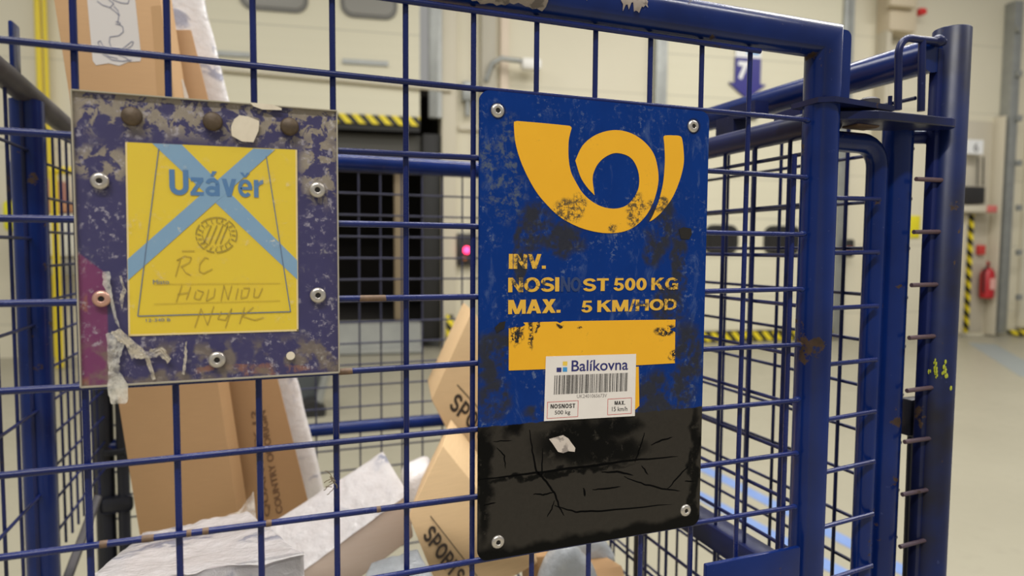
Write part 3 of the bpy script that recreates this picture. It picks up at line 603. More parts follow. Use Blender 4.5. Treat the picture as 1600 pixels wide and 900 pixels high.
prism(lug, [Vector((b.x-.018, .014, a.z)), Vector((b.x, .014, a.z))] + arc((b.x-r, .014, b.z-r), (1, 0, 0), (0, 0, 1), r, 0, PI/2, 6) + [Vector((b.x-.018, .014, b.z))], Vector((0, .004, 0))); link('upright_lug', lug, BLUE, cage)
# deck and bottom frame with castors (below the photograph)
bm = bm_new(); box(bm, (.245, .545, -1.27), (1.0, 1.12, .04), None, .004); link('deck', bm, GREYTUBE, cage)
for x in (XL+.08, XB-.08):
    for y in (.1, .98):
        bm = bm_new(); lathe(bm, (x, y, FLOOR+.08), (1, 0, 0), [(.02, -.02), (.07, -.02), (.08, -.012), (.08, .012), (.07, .02), (.02, .02)], 24); cw = link('castor', bm, RUBBER, cage)
        bm = bm_new(); box(bm, (x-.03, y, FLOOR+.155), (.006, .05, .19), None, .002); box(bm, (x+.03, y, FLOOR+.155), (.006, .05, .19), None, .002); box(bm, (x, y, FLOOR+.222), (.066, .05, .006)); link('castor_fork', bm, GREYTUBE, cw)

# ================================================================== blue sign with the post horn
YS = -.0050      # front face of the sign
sign_loc = fp(925, 500, YS); sign_loc.y = YS+.001
def L(x, y, Y=YS): return fp(x, y, Y)-sign_loc
def bl(lst): # pixel ellipses -> local ellipses
    out = []
    for x, y, rx, ry in lst:
        c = L(x, y); e = L(x+rx, y); g = L(x, y-ry); out.append((c.x, c.z, abs(e.x-c.x), abs(g.z-c.z)))
    return out
ZBL = L(920, 652).z
def signmat(h):
    o = h.obj(); x, y, z = h.sep(o); wv = h.warp(o, 75, .016)
    big = h.noise(o, 22, 5, .6); fine = h.noise(o, 260, 4, .7)
    base = h.mix(big, lin(8, 42, 108), lin(14, 56, 134))
    # greyish scuffs
    sc = h.m('MULTIPLY', h.ss(fine, .54, .68), h.ss(h.noise(o, 38, 3), .46, .62)); base = h.mix(h.m('MULTIPLY', sc, .55), base, lin(120, 134, 156)); sm = h.m('MULTIPLY', h.ss(h.noise(h.scale(o, (1.6, 1, .7)), 55, 6, .7, .6), .54, .70), .28); base = h.mix(sm, base, lin(104, 124, 158))
    gp_ = h.blobs(h.warp(o, 60, .02), bl([(795, 235, 18, 55), (762, 250, 12, 34), (790, 300, 30, 45)]), .8); base = h.mix(h.m('MULTIPLY', gp_, h.ss(h.noise(o, 150, 5, .7), .46, .62, 0, .7)), base, lin(96, 104, 108))
    # charcoal worn patches
    cp = h.blobs(wv, bl([(835, 355, 28, 40), (880, 375, 36, 26), (1032, 350, 24, 44), (1022, 390, 18, 28), (1060, 420, 12, 70), (812, 390, 10, 60), (775, 545, 34, 30), (765, 580, 26, 22), (772, 625, 26, 36), (1040, 615, 46, 38), (1074, 560, 22, 60), (1000, 645, 60, 22), (1045, 480, 26, 32), (950, 648, 30, 20), (860, 642, 40, 12)]), .55)
    cp = h.m('MULTIPLY', cp, h.ss(h.noise(o, 62, 6, .68), .36, .54)); rg = h.blobs(o, bl([(778, 172.5, 12, 12), (1084, 197, 10, 12), (778.5, 847.5, 12, 12), (1072, 798, 10, 12)]), .4); base = h.mix(h.m('MULTIPLY', rg, .8), base, lin(30, 32, 36))
    base = h.mix(h.m('MULTIPLY', cp, .92), base, h.mix(fine, lin(40, 40, 43), lin(54, 54, 53)))
    # black lower third with peeled charcoal film
    film = h.mix(fine, lin(46, 43, 39), lin(56, 52, 47))
    b2 = h.m('MULTIPLY', h.blobs(h.warp(o, 60, .022), bl([(905, 690, 66, 34), (960, 668, 40, 18), (945, 707, 64, 20), (757, 705, 14, 46), (755, 770, 12, 80), (1084, 740, 7, 110), (800, 668, 18, 16), (860, 742, 120, 5)]), .7), h.ss(h.noise(o, 110, 5, .7), .30, .44))
    film = h.mix(b2, film, lin(6, 6, 7))
    film = h.mix(h.ss(h.m('ADD', z, h.m('MULTIPLY', h.noise(o, 30, 3), .022)), ZBL-.080, ZBL-.086), film, lin(5, 5, 6))
    low = h.ss(h.m('ADD', z, h.m('MULTIPLY', h.m('SUBTRACT', h.noise(o, 90, 3), .5), .003)), ZBL+.0006, ZBL-.0006)
    c = h.mix(low, base, film)
    return dict(c=c, r=h.m('SUBTRACT', h.m('ADD', .27, h.m('MULTIPLY', cp, .25)), h.m('MULTIPLY', low, .04)), b=h.m('ADD', h.m('MULTIPLY', big, .5), h.m('MULTIPLY', fine, .3)), bs=.06, bd=.0005)
SIGN = material('blue_sign_enamel', lin(20, 52, 126), spec=.13, fn=signmat)
def yelmat(h):
    o = h.obj(); wv = h.warp(o, 120, .010); fine = h.noise(o, 330, 5, .75); n = h.noise(o, 25, 3)
    c = h.mix(n, lin(234, 172, 38), lin(242, 182, 44))
    st = h.blobs(wv, bl([(888, 330, 22, 20), (905, 318, 12, 16), (992, 328, 14, 30), (958, 356, 9, 7), (1030, 318, 16, 12), (1000, 322, 16, 8)]), .5)
    c = h.mix(h.m('MULTIPLY', st, h.ss(fine, .42, .58)), c, lin(96, 80, 52))
    s2 = h.m('MULTIPLY', h.ss(fine, .60, .68), h.ss(n, .50, .64)); c = h.mix(h.m('MULTIPLY', s2, .5), c, lin(150, 112, 44))
    holes = h.blobs(wv, bl([(1040, 517, 18, 7), (1052, 555, 8, 10), (838, 510, 4, 9), (806, 520, 10, 20), (905, 510, 6, 3), (875, 508, 5, 3), (1050, 517, 8, 4), (828, 522, 5, 24)]), .5)
    c = h.mix(h.m('MULTIPLY', holes, h.ss(fine, .44, .52)), c, lin(34, 36, 42))
    return dict(c=c, r=h.m('ADD', .38, h.m('MULTIPLY', fine, .15)))
YVIN = material('yellow_vinyl', lin(230, 172, 48), spec=.3, fn=yelmat)
def wornyel(h):
    o = h.obj(); fine = h.noise(o, 260, 4, .7); n = h.noise(o, 60, 3)
    k = h.m('MULTIPLY', h.ss(fine, .45, .55), h.blobs(h.warp(o, 90, .012), bl([(822, 410, 22, 16), (818, 442, 20, 14), (1045, 446, 26, 12), (1048, 476, 16, 16), (845, 442, 10, 14), (1000, 476, 14, 8)]), .4))
    return dict(c=h.mix(k, h.mix(n, lin(222, 172, 58), lin(232, 182, 66)), lin(84, 74, 58)))
YWORN = material('worn_yellow_lettering', lin(226, 176, 60), .42, fn=wornyel)
sign = thing('horn_sign', sign_loc, 'blue and black metal plate with a yellow post horn and load text', 'sign')
A, B = fp(748, 141, YS), fp(1094, 822, YS); x0, x1 = fp(748, 500, YS).x, fp(1101, 500, YS).x; z1 = fp(900, 154, YS).z; z0 = (fp(746, 878, YS).z+fp(1095, 820, YS).z)/2
z1 = (fp(750, 142, YS).z+fp(1107, 172, YS).z)/2
r = .008
def rrect(x0, x1, z0, z1, r, Y, n=6):
    P = []
    for cx, cz, a in ((x1-r, z1-r, 0), (x0+r, z1-r, PI/2), (x0+r, z0+r, PI), (x1-r, z0+r, 1.5*PI)):
        for i in range(n+1): P.append(Vector((cx+r*math.cos(a+PI/2*i/n), Y, cz+r*math.sin(a+PI/2*i/n))))
    return P
bm = bm_new(); prism(bm, rrect(x0, x1, z0, z1, r, YS), Vector((0, .0022, 0)))
bmesh.ops.bevel(bm, geom=[e for e in bm.edges if all(len(f.verts) != 3 for f in e.link_faces) and any(len(f.verts) > 8 for f in e.link_faces)], offset=.0004, segments=2, affect='EDGES')
link('plate', bm, SIGN, sign, angle=.5)
VT = .00025; YV = YS-.00005-VT
def vinyl(name, pxs, mat=None, Y=None):
    bm = bm_new(); Yq = YV if Y is None else Y; P = [fp(x, y, Yq) for x, y in pxs]
    prism(bm, P, Vector((0, VT, 0))); bmesh.ops.triangulate(bm, faces=[f for f in bm.faces if len(f.verts) > 4]); return link(name, bm, mat or YVIN, sign, smooth=False)
def smooth_poly(p, corners=(), n=4):       # closed Catmull-Rom through the points, sharp where told
    out = []; N = len(p)
    for i in range(N):
        a, b, c, d = p[i-1], p[i], p[(i+1) % N], p[(i+2) % N]
        if i in corners: a = b
        if (i+1) % N in corners: d = c
        for k in range(n):
            t = k/n; t2 = t*t; t3 = t2*t
            out.append(tuple(.5*(2*b[j]+(c[j]-a[j])*t+(2*a[j]-5*b[j]+4*c[j]-d[j])*t2+(3*b[j]-3*c[j]+d[j]-a[j])*t3) for j in (0, 1)))
    return out
horn = [(803, 193), (805, 220), (812, 247), (823, 273), (837, 298), (852, 317), (875, 339), (905, 355), (935, 363), (960, 364), (980, 360), (997, 350), (1012, 333), (1023, 310), (1029, 281), (1026, 254), (1019, 236), (1005, 220), (987, 208.5), (967, 203.5), (947, 205), (927, 213), (910, 228), (899, 251),
        (907, 276), (917, 292), (929, 305), (926, 280), (929, 266), (936, 254), (947, 244.5), (962, 239), (980, 243), (991, 253), (998, 271), (998, 293), (989, 311), (977, 322), (960, 326), (941, 323), (924, 314), (910, 301), (899, 283), (892, 268), (888.5, 247), (888.5, 222), (891, 208), (893, 200), (890, 196.5), (850, 192.5), (808, 189), (805, 190)]
o = vinyl('post_horn', smooth_poly(horn, (23, 26, 48, 50)), YVIN)
mouth = [(1041, 211.5), (1052, 211.5), (1062, 212.5), (1066, 218), (1068.5, 240), (1068, 258), (1062, 282), (1051, 308), (1036, 329), (1022, 342), (1015, 346), (1021, 335), (1030, 312), (1036, 287), (1038.5, 262), (1039, 245), (1038, 225), (1037, 214)]
o = vinyl('post_horn_mouthpiece', smooth_poly(mouth, (10,)), YVIN)
vinyl('yellow_band', [(795, 513), (806, 510.5), (815, 511), (821, 508), (818, 504), (870, 502.5), (875, 505), (880, 502), (940, 501), (1000, 500), (1055.5, 499.5), (1055, 511), (1046, 514), (1055, 519), (1054.5, 567.5), (990, 571), (900, 575), (795, 579)])
vinyl('yellow_square_remnant', [(975, 574), (998, 573), (999, 634), (993, 640), (975, 640)])
OUT = material('lettering_shadow', lin(40, 44, 60), .5)
for s, blp, trp, bd in (('INV.', (795, 420), (853, 397), .028), ('NOSI', (794, 457), (874, 433), .03), ('ST 500 KG', (911, 455.5), (1060, 433.5), .03), ('MAX.', (794, 491), (876, 467), .03), ('5 KM/HOD', (908, 489), (1058, 466), .03)):
    link('lettering', gtext(s, blp, trp, YV-.00005), YWORN, sign, smooth=False)
CRK = material('black_crack', lin(6, 6, 7), .5, spec=.05)
bm = bm_new(); rnd = random.Random(21)
for pts, wd in (([(750, 749), (800, 744), (860, 736), (930, 727), (1000, 718), (1060, 713)], 3.4), ([(827, 672), (832, 705), (838, 736), (850, 748), (866, 770), (875, 795), (882, 806)], 3.0), ([(838, 740), (846, 742), (848, 700)], 2), ([(975, 745), (1008, 757), (1042, 765), (1063, 767)], 2.4), ([(1043, 764), (1060, 745), (1076, 728)], 2.0),
                ([(1007, 676), (1000, 700), (992, 723)], 2.0), ([(1018, 695), (1034, 688), (1051, 683)], 2.4), ([(926, 765), (948, 763), (970, 760)], 2.4), ([(833, 772), (848, 773), (866, 769)], 2.4), ([(940, 738), (965, 737), (990, 743)], 3.0), ([(1003, 727), (1013, 742)], 2.2), ([(866, 790), (900, 800), (940, 798), (1050, 788)], 2.6),
                ([(866, 782), (862, 796), (855, 808)], 1.8), ([(1070, 752), (1084, 752)], 2), ([(756, 790), (775, 785)], 2), ([(912, 762), (914, 776)], 3), ([(770, 690), (800, 688)], 1.6), ([(776, 700), (788, 712), (790, 732)], 2)):
    Q = []
    for a, b in zip(pts, pts[1:]):
        for k in range(5): t = k/5; Q.append((a[0]+(b[0]-a[0])*t+rnd.uniform(-.7, .7), a[1]+(b[1]-a[1])*t+rnd.uniform(-.7, .7)))
    Q.append(pts[-1]); m_ = len(Q)
    for i in range(m_-1):
        w0 = wd*1.1*(.35+.65*math.sin(PI*(i+.3)/m_)); w1 = wd*1.1*(.35+.65*math.sin(PI*(i+1.3)/m_)) if i < m_-2 else .3
        a, b = Vector(Q[i]), Vector(Q[i+1]); d = (b-a).normalized() if (b-a).length > 1e-6 else Vector((1, 0)); n_ = Vector((-d.y, d.x))
        P = [a+n_*w0/2, b+n_*w1/2, b-n_*w1/2, a-n_*w0/2]; prism(bm, [fp(p.x, p.y, YS-.00008) for p in P], Vector((0, .00004, 0)))
link('surface_cracks', bm, CRK, sign, smooth=False)
o = link('faded_lettering', gtext('NO', (876, 456), (908, 433), YV-.00002), material('ghost_letter', lin(44, 62, 106), .5), sign, smooth=False)
bm = bm_new(); pxprism(bm, [(858, 686), (880, 680), (888, 685), (893, 692), (899, 700), (898, 706), (888, 705), (880, 708), (872, 706), (864, 694)], YV-.0001, VT); o = link('sticker_scrap', bm, SCRAP, sign, smooth=False); o['label'] = 'white torn scrap of sticker'
bm = bm_new(); pxprism(bm, [(1061, 358), (1068, 355), (1080, 357), (1081, 366), (1077, 374), (1064, 373)], YV-.0001, VT); link('worn_hole', bm, HOLE, sign, smooth=False)
bm = bm_new(); pxprism(bm, [(773, 512), (781, 504), (790, 502), (788, 513), (776, 520)], YV-.0001, VT); link('worn_hole', bm, HOLE, sign, smooth=False)
def rivet(parent, x, y, Y, rad, mat=ALU):
    c = fp(x, y, Y-.001); c.y = Y
    bm = bm_new(); lathe(bm, c, (0, -1, 0), [(rad, -.0004), (rad, .0004), (rad*.93, .0011), (rad*.72, .0017), (rad*.45, .0019), (rad*.36, .0017), (rad*.34, .0009), (.0, .0008)], 28); o = link('rivet', bm, mat, parent, angle=1.2)
    bm = bm_new(); lathe(bm, c, (0, -1, 0), [(rad*.33, .0010), (rad*.31, .00122), (0, .00125)], 16); link('rivet_hole', bm, HOLE, o)
for x, y in ((778, 172.5), (1084, 197), (778.5, 847.5), (1072, 798)): rivet(sign, x, y, YS, .0052)

# ------------------------------------------------------------------ barcode sticker
YK = YV-.0004
q0, q1, q2, q3 = [fp(*p, YK) for p in ((850, 658), (992, 650), (994, 553), (853, 557))]
stk = thing('barcode_sticker', (q0+q2)/2, 'white sticker with barcode and red framed boxes on the yellow band', 'sticker')
def kk(X, Y, dy=0):        # close-up coordinates of the sticker -> its plane
    u = (X-206)/(772-206); v = (Y-412-(772-X)/566*15)/(385+ (772-X)/566*18)
    # bilinear between the four corners
    top = q3.lerp(q2, u); bot = q0.lerp(q1, u); p = top.lerp(bot, v); p.y = YK-dy; return p
bm = bm_new(); prism(bm, [q0, q1, q2, q3], Vector((0, .0002, 0))); link('paper', bm, material('sticker_paper', lin(232, 226, 220), .35, fn=lambda h: dict(c=h.mix(h.noise(h.obj(), 60, 3), lin(228, 220, 214), lin(238, 232, 226)))), stk, smooth=False)
INK = material('black_ink', lin(36, 34, 36), .5); INKB = material('navy_ink', lin(42, 44, 110), .5); INKR = material('red_ink', lin(206, 96, 96), .5); INKG = material('grey_ink', lin(130, 124, 122), .5)
INKY = material('yellow_ink', lin(236, 200, 80), .5); INKL = material('sky_ink', lin(64, 150, 210), .5)
def quad(bm, X0, Y0, X1, Y1, sk=0.0, dy=.0001):
    f = lambda X, Y: kk(X, Y-(X-206)*sk, dy)
    bm.faces.new([bm.verts.new(f(*p)) for p in ((X0, Y1), (X1, Y1), (X1, Y0), (X0, Y0))])
def ktext(s, X0, Yb, X1, Yt, mat, bold=0, sk=.012, nm='print'):
    return link(nm, fit_text(s, lambda u, v: kk(X0+(X1-X0)*u, Yb+(Yt-Yb)*v-((X1-X0)*u)*sk, .0001), bold), mat, stk, smooth=False)
ktext('Balíkovna', 362, 521, 720, 452, INKB, .012, .028, 'brand_name')
bm = bm_new(); quad(bm, 308, 458, 336, 484); link('logo_square', bm, INKY, stk, smooth=False)
bm = bm_new(); quad(bm, 272, 496, 301, 524); link('logo_square', bm, INKB, stk, smooth=False)
bm = bm_new(); quad(bm, 309, 494, 336, 522); link('logo_square', bm, INKL, stk, smooth=False)
bm = bm_new(); X = 260; rnd = random.Random(11)
while X < 722:
    wd = rnd.choice((2.2, 2.2, 4.2, 4.2, 6.5)); sh = (X-260)/462
    bm.faces.new([bm.verts.new(kk(a, b, .0001)) for a, b in ((X, 664-sh*22), (min(X+wd, 724), 664-sh*22), (min(X+wd, 724)+1, 545-sh*17), (X+1, 545-sh*17))]); X += wd+rnd.choice((2.2, 3.2, 5.0, 6.6))
link('barcode', bm, INK, stk, smooth=False)
ktext('UK2401065673V', 400, 686, 588, 664, INKG, 0, .03)
for (a, b, c, d_, e, f) in ((222, 710, 410, 700, 803, 815), (593, 691, 749, 682, 782, 792)):
    bm = bm_new(); th = 3.2
    P = [(a, b), (c, d_), (c, e), (a, f)]; Q = [(a+th, b+th), (c-th, d_+th), (c-th, e-th), (a+th, f-th)]
    for i in range(4):
        j = (i+1) % 4; bm.faces.new([bm.verts.new(kk(*p, .0001)) for p in (P[i], P[j], Q[j], Q[i])])
    link('red_frame', bm, INKR, stk, smooth=False)
link('print', glyph_text('NOSNOST', lambda u, v: kk(242+149*u, 752-28*v-149*u*.03, .0001), .1), INK, stk, smooth=False); ktext('500 kg', 268, 796, 362, 764, INK, .005, .03)
link('print', glyph_text('MAX.', lambda u, v: kk(638+68*u, 728-24*v-68*u*.02, .0001), .1), INK, stk, smooth=False); ktext('15 km/h', 622, 768, 722, 740, INK, .005, .02)

# ================================================================== worn label holder on the left
YH = -.0050
hold_loc = fp(322, 375, YH); hold_loc.y = YH+.001
_s = sign_loc.copy()
def blh(lst):
    out = []
    for x, y, rx, ry in lst:
        c = fp(x, y, YH)-hold_loc; e = fp(x+rx, y, YH)-hold_loc; g = fp(x, y-ry, YH)-hold_loc; out.append((c.x, c.z, abs(e.x-c.x), abs(g.z-c.z)))
    return out
hx0 = fp(116, 144, YH).x*.5+fp(125, 606, YH).x*.5; hx1 = fp(527, 174, YH).x*.5+fp(528, 580, YH).x*.5
hz1 = fp(116, 144, YH).z*.5+fp(527, 174, YH).z*.5; hz0 = fp(125, 606, YH).z*.5+fp(528, 580, YH).z*.5
def holdmat(h):
    o = h.obj(); x, y, z = h.sep(o); wv = h.warp(o, 70, .012); big = h.noise(o, 40, 4); fine = h.noise(o, 230, 5, .75); mid = h.noise(o, 95, 5, .65, .6)
    c = h.mix(big, lin(40, 38, 90), lin(56, 50, 96))
    edge_x = fp(166, 430, YH).x-hold_loc.x
    mag = h.m('MULTIPLY', h.ss(x, edge_x+.0008, edge_x-.0008), h.ss(h.m('ADD', z, h.m('MULTIPLY', x, .9)), (fp(145, 412, YH)-hold_loc).z+.9*(fp(145, 412, YH)-hold_loc).x+.001, (fp(145, 412, YH)-hold_loc).z+.9*(fp(145, 412, YH)-hold_loc).x-.001))
    c = h.mix(mag, c, h.mix(big, lin(104, 40, 92), lin(122, 46, 94)))
    rust = h.m('MULTIPLY', h.blobs(wv, blh([(129, 472, 6, 14), (127, 410, 5, 14), (130, 598, 12, 9), (360, 576, 70, 6), (430, 578, 60, 6)]), .5), h.ss(mid, .40, .58, 0, .6)); c = h.mix(rust, c, lin(158, 104, 62))
    tm = h.m('MAXIMUM', h.ss(z, hz1-hold_loc.z-.030, hz1-hold_loc.z-.014), h.blobs(wv, blh([(160, 255, 48, 28), (500, 260, 30, 60)]), .6))
    g = h.m('MULTIPLY', tm, h.ss(mid, .475, .515)); c = h.mix(h.m('MULTIPLY', g, .92), c, h.mix(fine, lin(126, 116, 102), lin(164, 152, 134)))
    sp = h.m('MULTIPLY', h.ss(fine, .54, .62), h.ss(h.noise(o, 46, 3), .44, .54)); c = h.mix(h.m('MULTIPLY', sp, .6), c, lin(178, 172, 182))
    bt = h.m('MULTIPLY', h.ss(z, hz0-hold_loc.z+.030, hz0-hold_loc.z+.018), h.ss(h.noise(o, 60, 4, .6), .46, .60)); c = h.mix(h.m('MULTIPLY', bt, .75), c, h.mix(fine, lin(96, 84, 70), lin(140, 126, 106)))
    return dict(c=c, r=h.m('ADD', .36, h.m('MULTIPLY', fine, .2)), b=h.m('ADD', fine, h.m('MULTIPLY', mid, 1)), bs=.2, bd=.0006)
HOLD = material('worn_purple_plate', lin(60, 52, 94), fn=holdmat)
holder = thing('label_holder', hold_loc, 'worn purple and grey plate with a clear cover, holding the yellow card', 'label holder')
bm = bm_new(); prism(bm, rrect(hx0, hx1, hz0, hz1, .001, YH, 3), Vector((0, .0022, 0))); link('backing_plate', bm, HOLD, holder, smooth=False)
# clear plastic sheet: mostly clear, slightly milky
def coverfn(h):
    o = h.obj(); n = h.noise(o, 70, 5, .7); f2 = h.noise(o, 240, 4, .7)
    return dict(a=h.m('ADD', .012, h.m('MULTIPLY', h.m('MULTIPLY', h.ss(n, .54, .7), h.ss(f2, .5, .66)), .30)))
COVER = material('clear_plastic_cover', lin(214, 208, 200), .15, spec=.25, fn=coverfn)
YCV = YH-.0022
bm = bm_new(); prism(bm, rrect(hx0-.0004, hx1+.0003, hz0-.0002, hz1+.0008, .001, YCV, 3), Vector((0, .0009, 0))); o = link('clear_cover', bm, COVER, holder, smooth=False); o['label'] = 'clear plastic cover sheet'
EDGEM = material('cover_edge', lin(172, 164, 146), .35)
bm = bm_new(); 
for P in ([(hx0-.0004, hz1+.0008), (hx1+.0003, hz1+.0008), (hx1+.0003, hz1+.0001), (hx0-.0004, hz1+.0001)], [(hx0-.0006, hz0), (hx0+.0002, hz0), (hx0+.0002, hz1), (hx0-.0006, hz1)], [(hx1-.0003, hz0), (hx1+.0005, hz0), (hx1+.0005, hz1), (hx1-.0003, hz1)], [(hx0, hz0-.0004), (hx1, hz0-.0004), (hx1, hz0+.0004), (hx0, hz0+.0004)]):
    prism(bm, [Vector((a, YCV-.0001, b)) for a, b in P], Vector((0, .003, 0)))
link('cover_edge', bm, EDGEM, holder, smooth=False)
for x, y, mt in ((155, 282.5, ALU), (496, 296.5, ALU), (497, 461.5, ALU), (158, 467, PINKALU), (339, 562.5, ALU)): rivet(holder, x, y, YCV, .0052 if x > 300 else .0050, mt)
for x, y in ((205, 181), (332, 189), (452.5, 197)):
    c = fp(x, y, YCV-.002); c.y = YCV; bm = bm_new(); lathe(bm, c, (0, -1, 0), [(.0058, -.0003), (.0058, .0008), (.0054, .0022), (.0047, .003), (.0, .0034)], 28); link('round_knob', bm, CAST, holder, angle=1.2)
PAPR = material('torn_paper', lin(222, 210, 188), .7, fn=lambda h: dict(c=h.mix(h.noise(h.obj(), 120, 4), lin(206, 192, 170), lin(234, 224, 204))))
bm = bm_new(); pxprism(bm, [(366, 186), (374, 180), (388, 182), (405, 189), (404, 204), (396, 222), (378, 221), (362, 212), (361, 198)], YCV-.0005, .0004); o = link('paper_scrap', bm, PAPR, holder, smooth=False); o['label'] = 'cream torn paper scrap'
bm = bm_new(); pxprism(bm, [(390, 160), (425, 163), (440, 169), (440, 172), (410, 171), (396, 166)], YCV-.0005, .0004); link('paper_scrap', bm, PAPR, holder, smooth=False)
c = fp(454, 556, YCV); bm = bm_new(); lathe(bm, c, (0, -1, 0), [(.0028, 0), (.0027, .0003), (0, .0004)], 16); link('pale_spot', bm, PAPR, holder)
# brittle clear tape at the lower left corner
TAPE = material('brittle_clear_tape', lin(246, 242, 232), .22, fn=lambda h: dict(a=h.ss(h.noise(h.obj(), 150, 4, .6), .3, .7, .18, .9), b=h.noise(h.obj(), 120, 4), bs=.4, bd=.001))
TAPE2 = material('crumpled_tape', lin(222, 210, 184), .4, fn=lambda h: dict(a=h.ss(h.noise(h.obj(), 190, 4, .6), .36, .6, .25, 1.0), c=h.mix(h.noise(h.obj(), 90, 3), lin(226, 212, 184), lin(250, 246, 238)), b=h.noise(h.obj(), 140, 4), bs=.45, bd=.001))
def crumple(name, rows, seed, mat, amp=.0012, sub=5, th=.00015):   # rows: left/right pixel pairs from top to bottom
    rnd = random.Random(seed); G = []
    N = (len(rows)-1)*sub
    for i in range(N+1):
        t = i/sub; k = min(int(t), len(rows)-2); f = t-k
        a = [rows[k][j]+(rows[k+1][j]-rows[k][j])*f for j in range(4)]; row = []
        for j in range(9):
            s = j/8; x = a[0]+(a[2]-a[0])*s; y = a[1]+(a[3]-a[1])*s
            e = 1.2 if j in (0, 8) else .5
            row.append((x+rnd.uniform(-e, e), y+rnd.uniform(-e, e), YCV-.0004-amp*rnd.random()))
        G.append(row)
    bm = bm_new(); V = [[bm.verts.new(fp(x, y, Y)) for x, y, Y in r_] for r_ in G]
    for i in range(N):
        for j in range(8): bm.faces.new((V[i][j], V[i][j+1], V[i+1][j+1], V[i+1][j]))
    bmesh.ops.solidify(bm, geom=bm.faces[:], thickness=th)
    return link(name, bm, mat, holder)
o = crumple('tape_remnant', [(166, 521, 190, 516), (168, 545, 194, 535), (168, 565, 186, 566), (170, 585, 187, 583), (168, 606, 200, 600), (173, 632, 199, 630)], 1, TAPE); o['label'] = 'crumpled clear tape hanging from the corner'
o = crumple('tape_remnant', [(172, 519, 184, 532), (188, 514, 196, 540), (215, 538, 205, 560), (228, 549, 225, 560), (240, 545, 236, 560), (252, 540, 250, 556), (268, 560, 262, 568)], 2, TAPE2); o['label'] = 'yellowed crumpled tape strip'
crumple('tape_remnant', [(222, 552, 232, 556), (232, 575, 240, 580), (238, 594, 243, 592)], 3, TAPE2)
crumple('tape_remnant', [(289, 534, 292, 534), (288, 555, 292, 558), (285, 584, 288, 586)], 5, TAPE2, .0006)
crumple('tape_remnant', [(160, 425, 172, 424), (161, 445, 172, 446), (172, 470, 178, 470), (178, 500, 186, 512)], 6, TAPE, .0006)
crumple('tape_remnant', [(186, 432, 190, 430), (192, 450, 196, 452), (186, 468, 194, 466), (190, 482, 192, 484)], 7, TAPE2, .0006)

# ------------------------------------------------------------------ yellow card
YC = YH-.0004
card_loc = fp(330, 370, YC)
card = thing('yellow_card', card_loc, 'yellow paper card crossed by two light blue bands inside the worn holder', 'card')
CARDM = material('yellow_card_paper', lin(222, 194, 40), .6, fn=lambda h: dict(c=h.mix(h.noise(h.obj(), 28, 4), lin(226, 200, 44), lin(222, 188, 46))))
bm = bm_new(); pxprism(bm, [(196, 222), (463, 234), (466, 517), (201, 525)], YC, .0002); link('paper', bm, CARDM, card, smooth=False)
CE = material('card_edge', lin(228, 206, 150), .6)
bm = bm_new()
def strip(bm, a, b, wpx, Y, th=.0001):
    d = Vector((b[0]-a[0], b[1]-a[1])); n = Vector((-d.y, d.x)).normalized()*wpx/2
    prism(bm, [fp(a[0]+n.x, a[1]+n.y, Y), fp(b[0]+n.x, b[1]+n.y, Y), fp(b[0]-n.x, b[1]-n.y, Y), fp(a[0]-n.x, a[1]-n.y, Y)], Vector((0, th, 0)))
for a, b in (((197, 222), (202, 525)), ((201, 524), (466, 516)), ((463, 234), (465, 517))): strip(bm, a, b, 2.6, YC-.0001)
link('pale_edge', bm, CE, card, smooth=False)
BAND = material('light_blue_band', lin(122, 158, 190), .55, fn=lambda h: dict(c=h.mix(h.ss(h.noise(h.obj(), 150, 5, .7), .62, .70), h.mix(h.noise(h.obj(), 30, 3), lin(116, 154, 190), lin(132, 166, 192)), lin(206, 204, 190))))
bm = bm_new(); pxprism(bm, [(238, 224), (284, 226), (464.5, 407), (464.8, 437)], YC-.0002, .0001); link('cross_band', bm, BAND, card, smooth=False)
bm = bm_new(); pxprism(bm, [(199.5, 405), (396, 232), (430, 233.5), (200, 438)], YC-.0003, .0001); link('cross_band', bm, BAND, card, smooth=False)
link('lettering', gtext('Uzávěr', (265, 304.5), (411, 271), YC-.0004, .06), material('card_blue_ink', lin(78, 122, 170), .5), card, smooth=False)
FINE = material('card_line_ink', lin(92, 112, 140), .6); PEN = material('pencil', lin(176, 150, 52), .6); STP = material('stamp_ink', lin(150, 130, 52), .6)
bm = bm_new()
for a, b in (((248, 232), (215, 494)), ((215, 494), (454, 487)), ((416, 244), (454, 487))): strip(bm, a, b, 1.5, YC-.00045, .00005)
link('bag_outline', bm, FINE, card, smooth=False)
bm = bm_new()
for k in range(66): strip(bm, (241+3*k, 444-.02*k), (242.4+3*k, 444-.02*k), 1.3, YC-.00045, .00005); strip(bm, (241+3*k, 475-.08*k), (242.4+3*k, 475-.08*k), 1.3, YC-.00045, .00005)
link('dotted_line', bm, PEN, card, smooth=False)
link('small_print', ptext('12-340 B', (228, 503), (266, 497), YC-.00045, 0), FINE, card, smooth=False)
link('small_print', ptext('Místo', (239, 444), (264, 437), YC-.00045, 0), FINE, card, smooth=False)
def stroke(bm, pts, wpx):
    for a, b in zip(pts, pts[1:]): strip(bm, a, b, wpx, YC-.0005, .00005)
bm = bm_new(); rnd = random.Random(5); cx, cy = 338, 367
for k in range(60):
    a = 2*PI*k/60
    for rr_, ww in ((32, 1.6), (22, 1.1)):
        if rnd.random() < .8: strip(bm, (cx+rr_*math.cos(a), cy+.85*rr_*math.sin(a)), (cx+rr_*math.cos(a+.1), cy+.85*rr_*math.sin(a+.1)), ww, YC-.0005, .00005)
    if k % 3 == 0:
        rr_ = 27; strip(bm, (cx+(rr_-3)*math.cos(a), cy+.85*(rr_-3)*math.sin(a)), (cx+(rr_+3)*math.cos(a+.04), cy+.85*(rr_+3)*math.sin(a+.04)), 1.5, YC-.0005, .00005)
